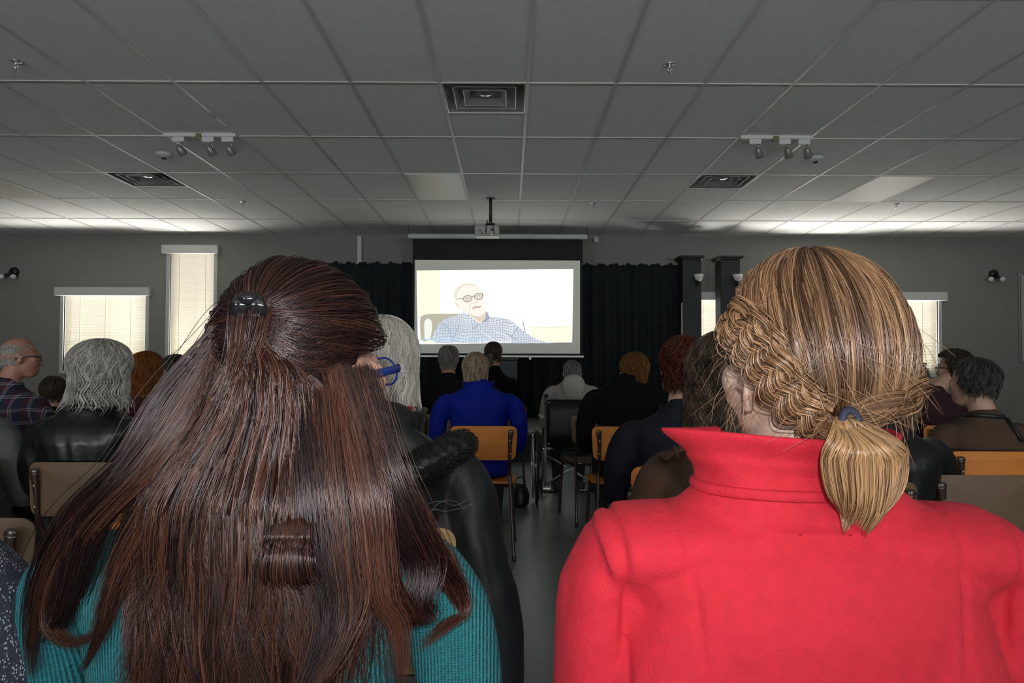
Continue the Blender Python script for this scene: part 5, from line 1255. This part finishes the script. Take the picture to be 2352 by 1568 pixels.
    locks = [  # pixel paths
        ([(575,705),(535,750),(440,900),(330,1060),(200,1180),(120,1290),(85,1420),(70,1500)], 330), ([(575,705),(535,750),(450,920),(350,1070),(230,1190),(150,1310),(120,1430),(170,1480),(230,1440)], 120),
        ([(575,705),(535,750),(420,940),(310,1090),(215,1200),(170,1330),(140,1420),(100,1480)], 260), ([(575,705),(535,750),(470,980),(380,1120),(300,1230),(260,1360),(235,1450),(190,1540)], 240),
        ([(575,705),(535,750),(480,980),(390,1120),(310,1250),(250,1380),(215,1480)], 200), ([(575,705),(535,750),(400,900),(310,1050),(180,1170),(105,1300),(75,1430),(72,1560)], 240),
        ([(835,850),(860,960),(900,1080),(960,1190),(1010,1290),(1050,1380),(1075,1480)], 260), ([(830,850),(850,960),(890,1080),(960,1200),(1030,1310),(1055,1400),(1020,1440),(960,1490)], 120),
        ([(800,850),(840,980),(880,1110),(930,1220),(970,1300),(960,1380),(975,1420),(920,1440)], 220), ([(790,850),(830,990),(860,1130),(880,1250),(900,1340),(940,1400),(970,1420)], 280),
        ([(780,850),(820,1000),(850,1150),(865,1280),(880,1380),(915,1440),(925,1568)], 240), ([(820,850),(850,970),(890,1100),(950,1210),(1000,1300),(1040,1350),(1062,1420)], 260),
        ([(835,870),(865,980),(905,1100),(975,1210),(1035,1330),(1068,1440),(1080,1530)], 110), ([(740,900),(760,1100),(780,1250),(800,1380),(770,1480),(730,1568)], 300), ([(700,900),(720,1100),(735,1260),(760,1400),(740,1500),(700,1580)], 260)]
    for li, (pp, cnt) in enumerate(locks):
        base = np.array([loc(a_, b_, .86) for a_, b_ in pp]); m_ = len(pp)
        wv_ = np.linspace(.3, 1, m_)
        for q in range(m_):
            zf = (q+1)/m_; mid = abs(pp[q][0]-560)/500
            base[q, 1] = np.interp(pp[q][1], [760, 950, 1140, 1568], [-.085, -.12, -.160, -.168])+.13*mid**3-.006
            # keep the same image position after the depth change
            Yn = base[q, 1]+o[1]; ww = W(pp[q][0], pp[q][1], Yn); base[q] = np.array(ww)-o
        wd = .006+.004*(li % 3); K = 30
        of = r.normal(size=(cnt, 3))*np.array([wd, .004, .004]); c = spline(base, K)
        tt_ = np.linspace(0, 1, K)
        pr = np.interp(tt_, [0, .35, .8, 1], [.8, .9, .6, .3])
        S_ = c[None]+of[:, None]*pr[None, :, None]
        S_ += (np.sin(tt_[None]*9+r.uniform(0, 6.28, (cnt, 1)))*.0015)[..., None]
        cut = r.uniform(.86, 1.0, cnt); S_ = np.array([s_[np.minimum((np.arange(K)*c__).astype(int), K-1)]*(1-(np.arange(K)*c__ % 1))[:, None]+s_[np.minimum((np.arange(K)*c__).astype(int)+1, K-1)]*((np.arange(K)*c__ % 1))[:, None] for s_, c__ in zip(S_, cut)])
        G.append(S_); H.append(np.clip(.35+.3*math.sin(li*2.1)+.18*r.normal(size=cnt), 0, 1))
    # one rolled curl in the middle of the back
    c0 = loc(660, 1060, .76); K = 30
    for q in range(260):
        gq = q % 6; uo = (gq-2.5)*.0095+r.normal()*.006; s_ = r.uniform(-.009, .006)+.004*math.sin(gq*2.4); b0 = loc(672, 1010, .835); b1 = loc(674, 1110, .80); b2 = loc(668, 1222, .742)
        ctr = loc(668, 1285, .755); rr_ = .021+s_
        arc = [ctr+np.array([0, -math.cos(an)*rr_*.8, math.sin(an)*rr_]) for an in np.linspace(.9, -2.7-.5*math.sin(gq*1.7), 8)]
        p = np.array([b0, b1, b2]+arc); p[:, 0] += uo*np.linspace(.5, 1.15, len(p))+.002*r.normal(); G_ = spline(p, K); G.append(G_[None]); H.append(np.array([np.clip(.25+.2*r.normal(), 0, 1)]))
    # fly-aways
    nf = 110
    for q in range(nf):
        s_ = 1 if r.random() < .5 else -1; z_ = r.uniform(zl[1], zl[-1]); x_ = (xL(z_) if s_ < 0 else xR(z_)); p0 = np.array([x_, -.09+.03*r.random(), z_]); L_ = r.uniform(.03, .09)
        p = np.array([p0, p0+[s_*L_*.12, 0, -L_*.5], p0+[s_*L_*r.uniform(-.1, .35), .01, -L_]]); G.append(spline(p, K)[None]); H.append(np.array([.3]))
    m3 = strand_mesh('locks', np.concatenate(G), .00045, hv=np.concatenate(H))
    link('hair', joinmesh([m1, m2, m3]), H_hero, t)
    # claw clip : two curved jaws with teeth
    cl = MB(); cc = clipP+np.array([0, -.014, 0]); q_ = .58; V_ = lambda *p: tuple(cc+np.array(p)*q_)
    for s_ in (-1, 1):
        cl.tube([V_(s_*.004, -.004, .018), V_(s_*.013, -.010, .008), V_(s_*.018, -.006, -.006), V_(s_*.012, .006, -.018)], [(.015*q_, .0035), (.018*q_, .004), (.018*q_, .004), (.014*q_, .002)], 10, up=(0, 1, 0))
        for q in range(4): cl.tube([V_(s_*(.006+.004*q), -.008, -.010), V_(s_*(.004+.005*q), -.002, -.024)], [.002, .001], 6)
    cl.tube([V_(-.02, -.008, .014), V_(.02, -.008, .014)], .004, 10).ell(V_(0, -.008, .016), (.011, .008, .008))
    cl.build('hair_clip', mat('clip_black', (.01, .01, .012), .12, spec=.7), t, True)
    gm = mat('glasses_blue', (.015, .04, .22), .25, spec=.6); glasses(t, T, gm, M_lensm, .0024)
person(DPX, DY, 636, 'woman with very long dark brown half-up hair and a teal ribbed sweater', 'skin_fair', sw=.232, bulk=1.06, cloth=M_teal, cloth_name='sweater', hyaw=-.62, hpitch=.16, hroll=-.02, headpx=710, hoff=(0, -.03), ear=(1,), detail=.0055, cvox=.007, wr=.004, extra=hero_extra, shz=.985)
chair('beige', PX(DPX, .72), .67, 'school chair under the teal sweater')
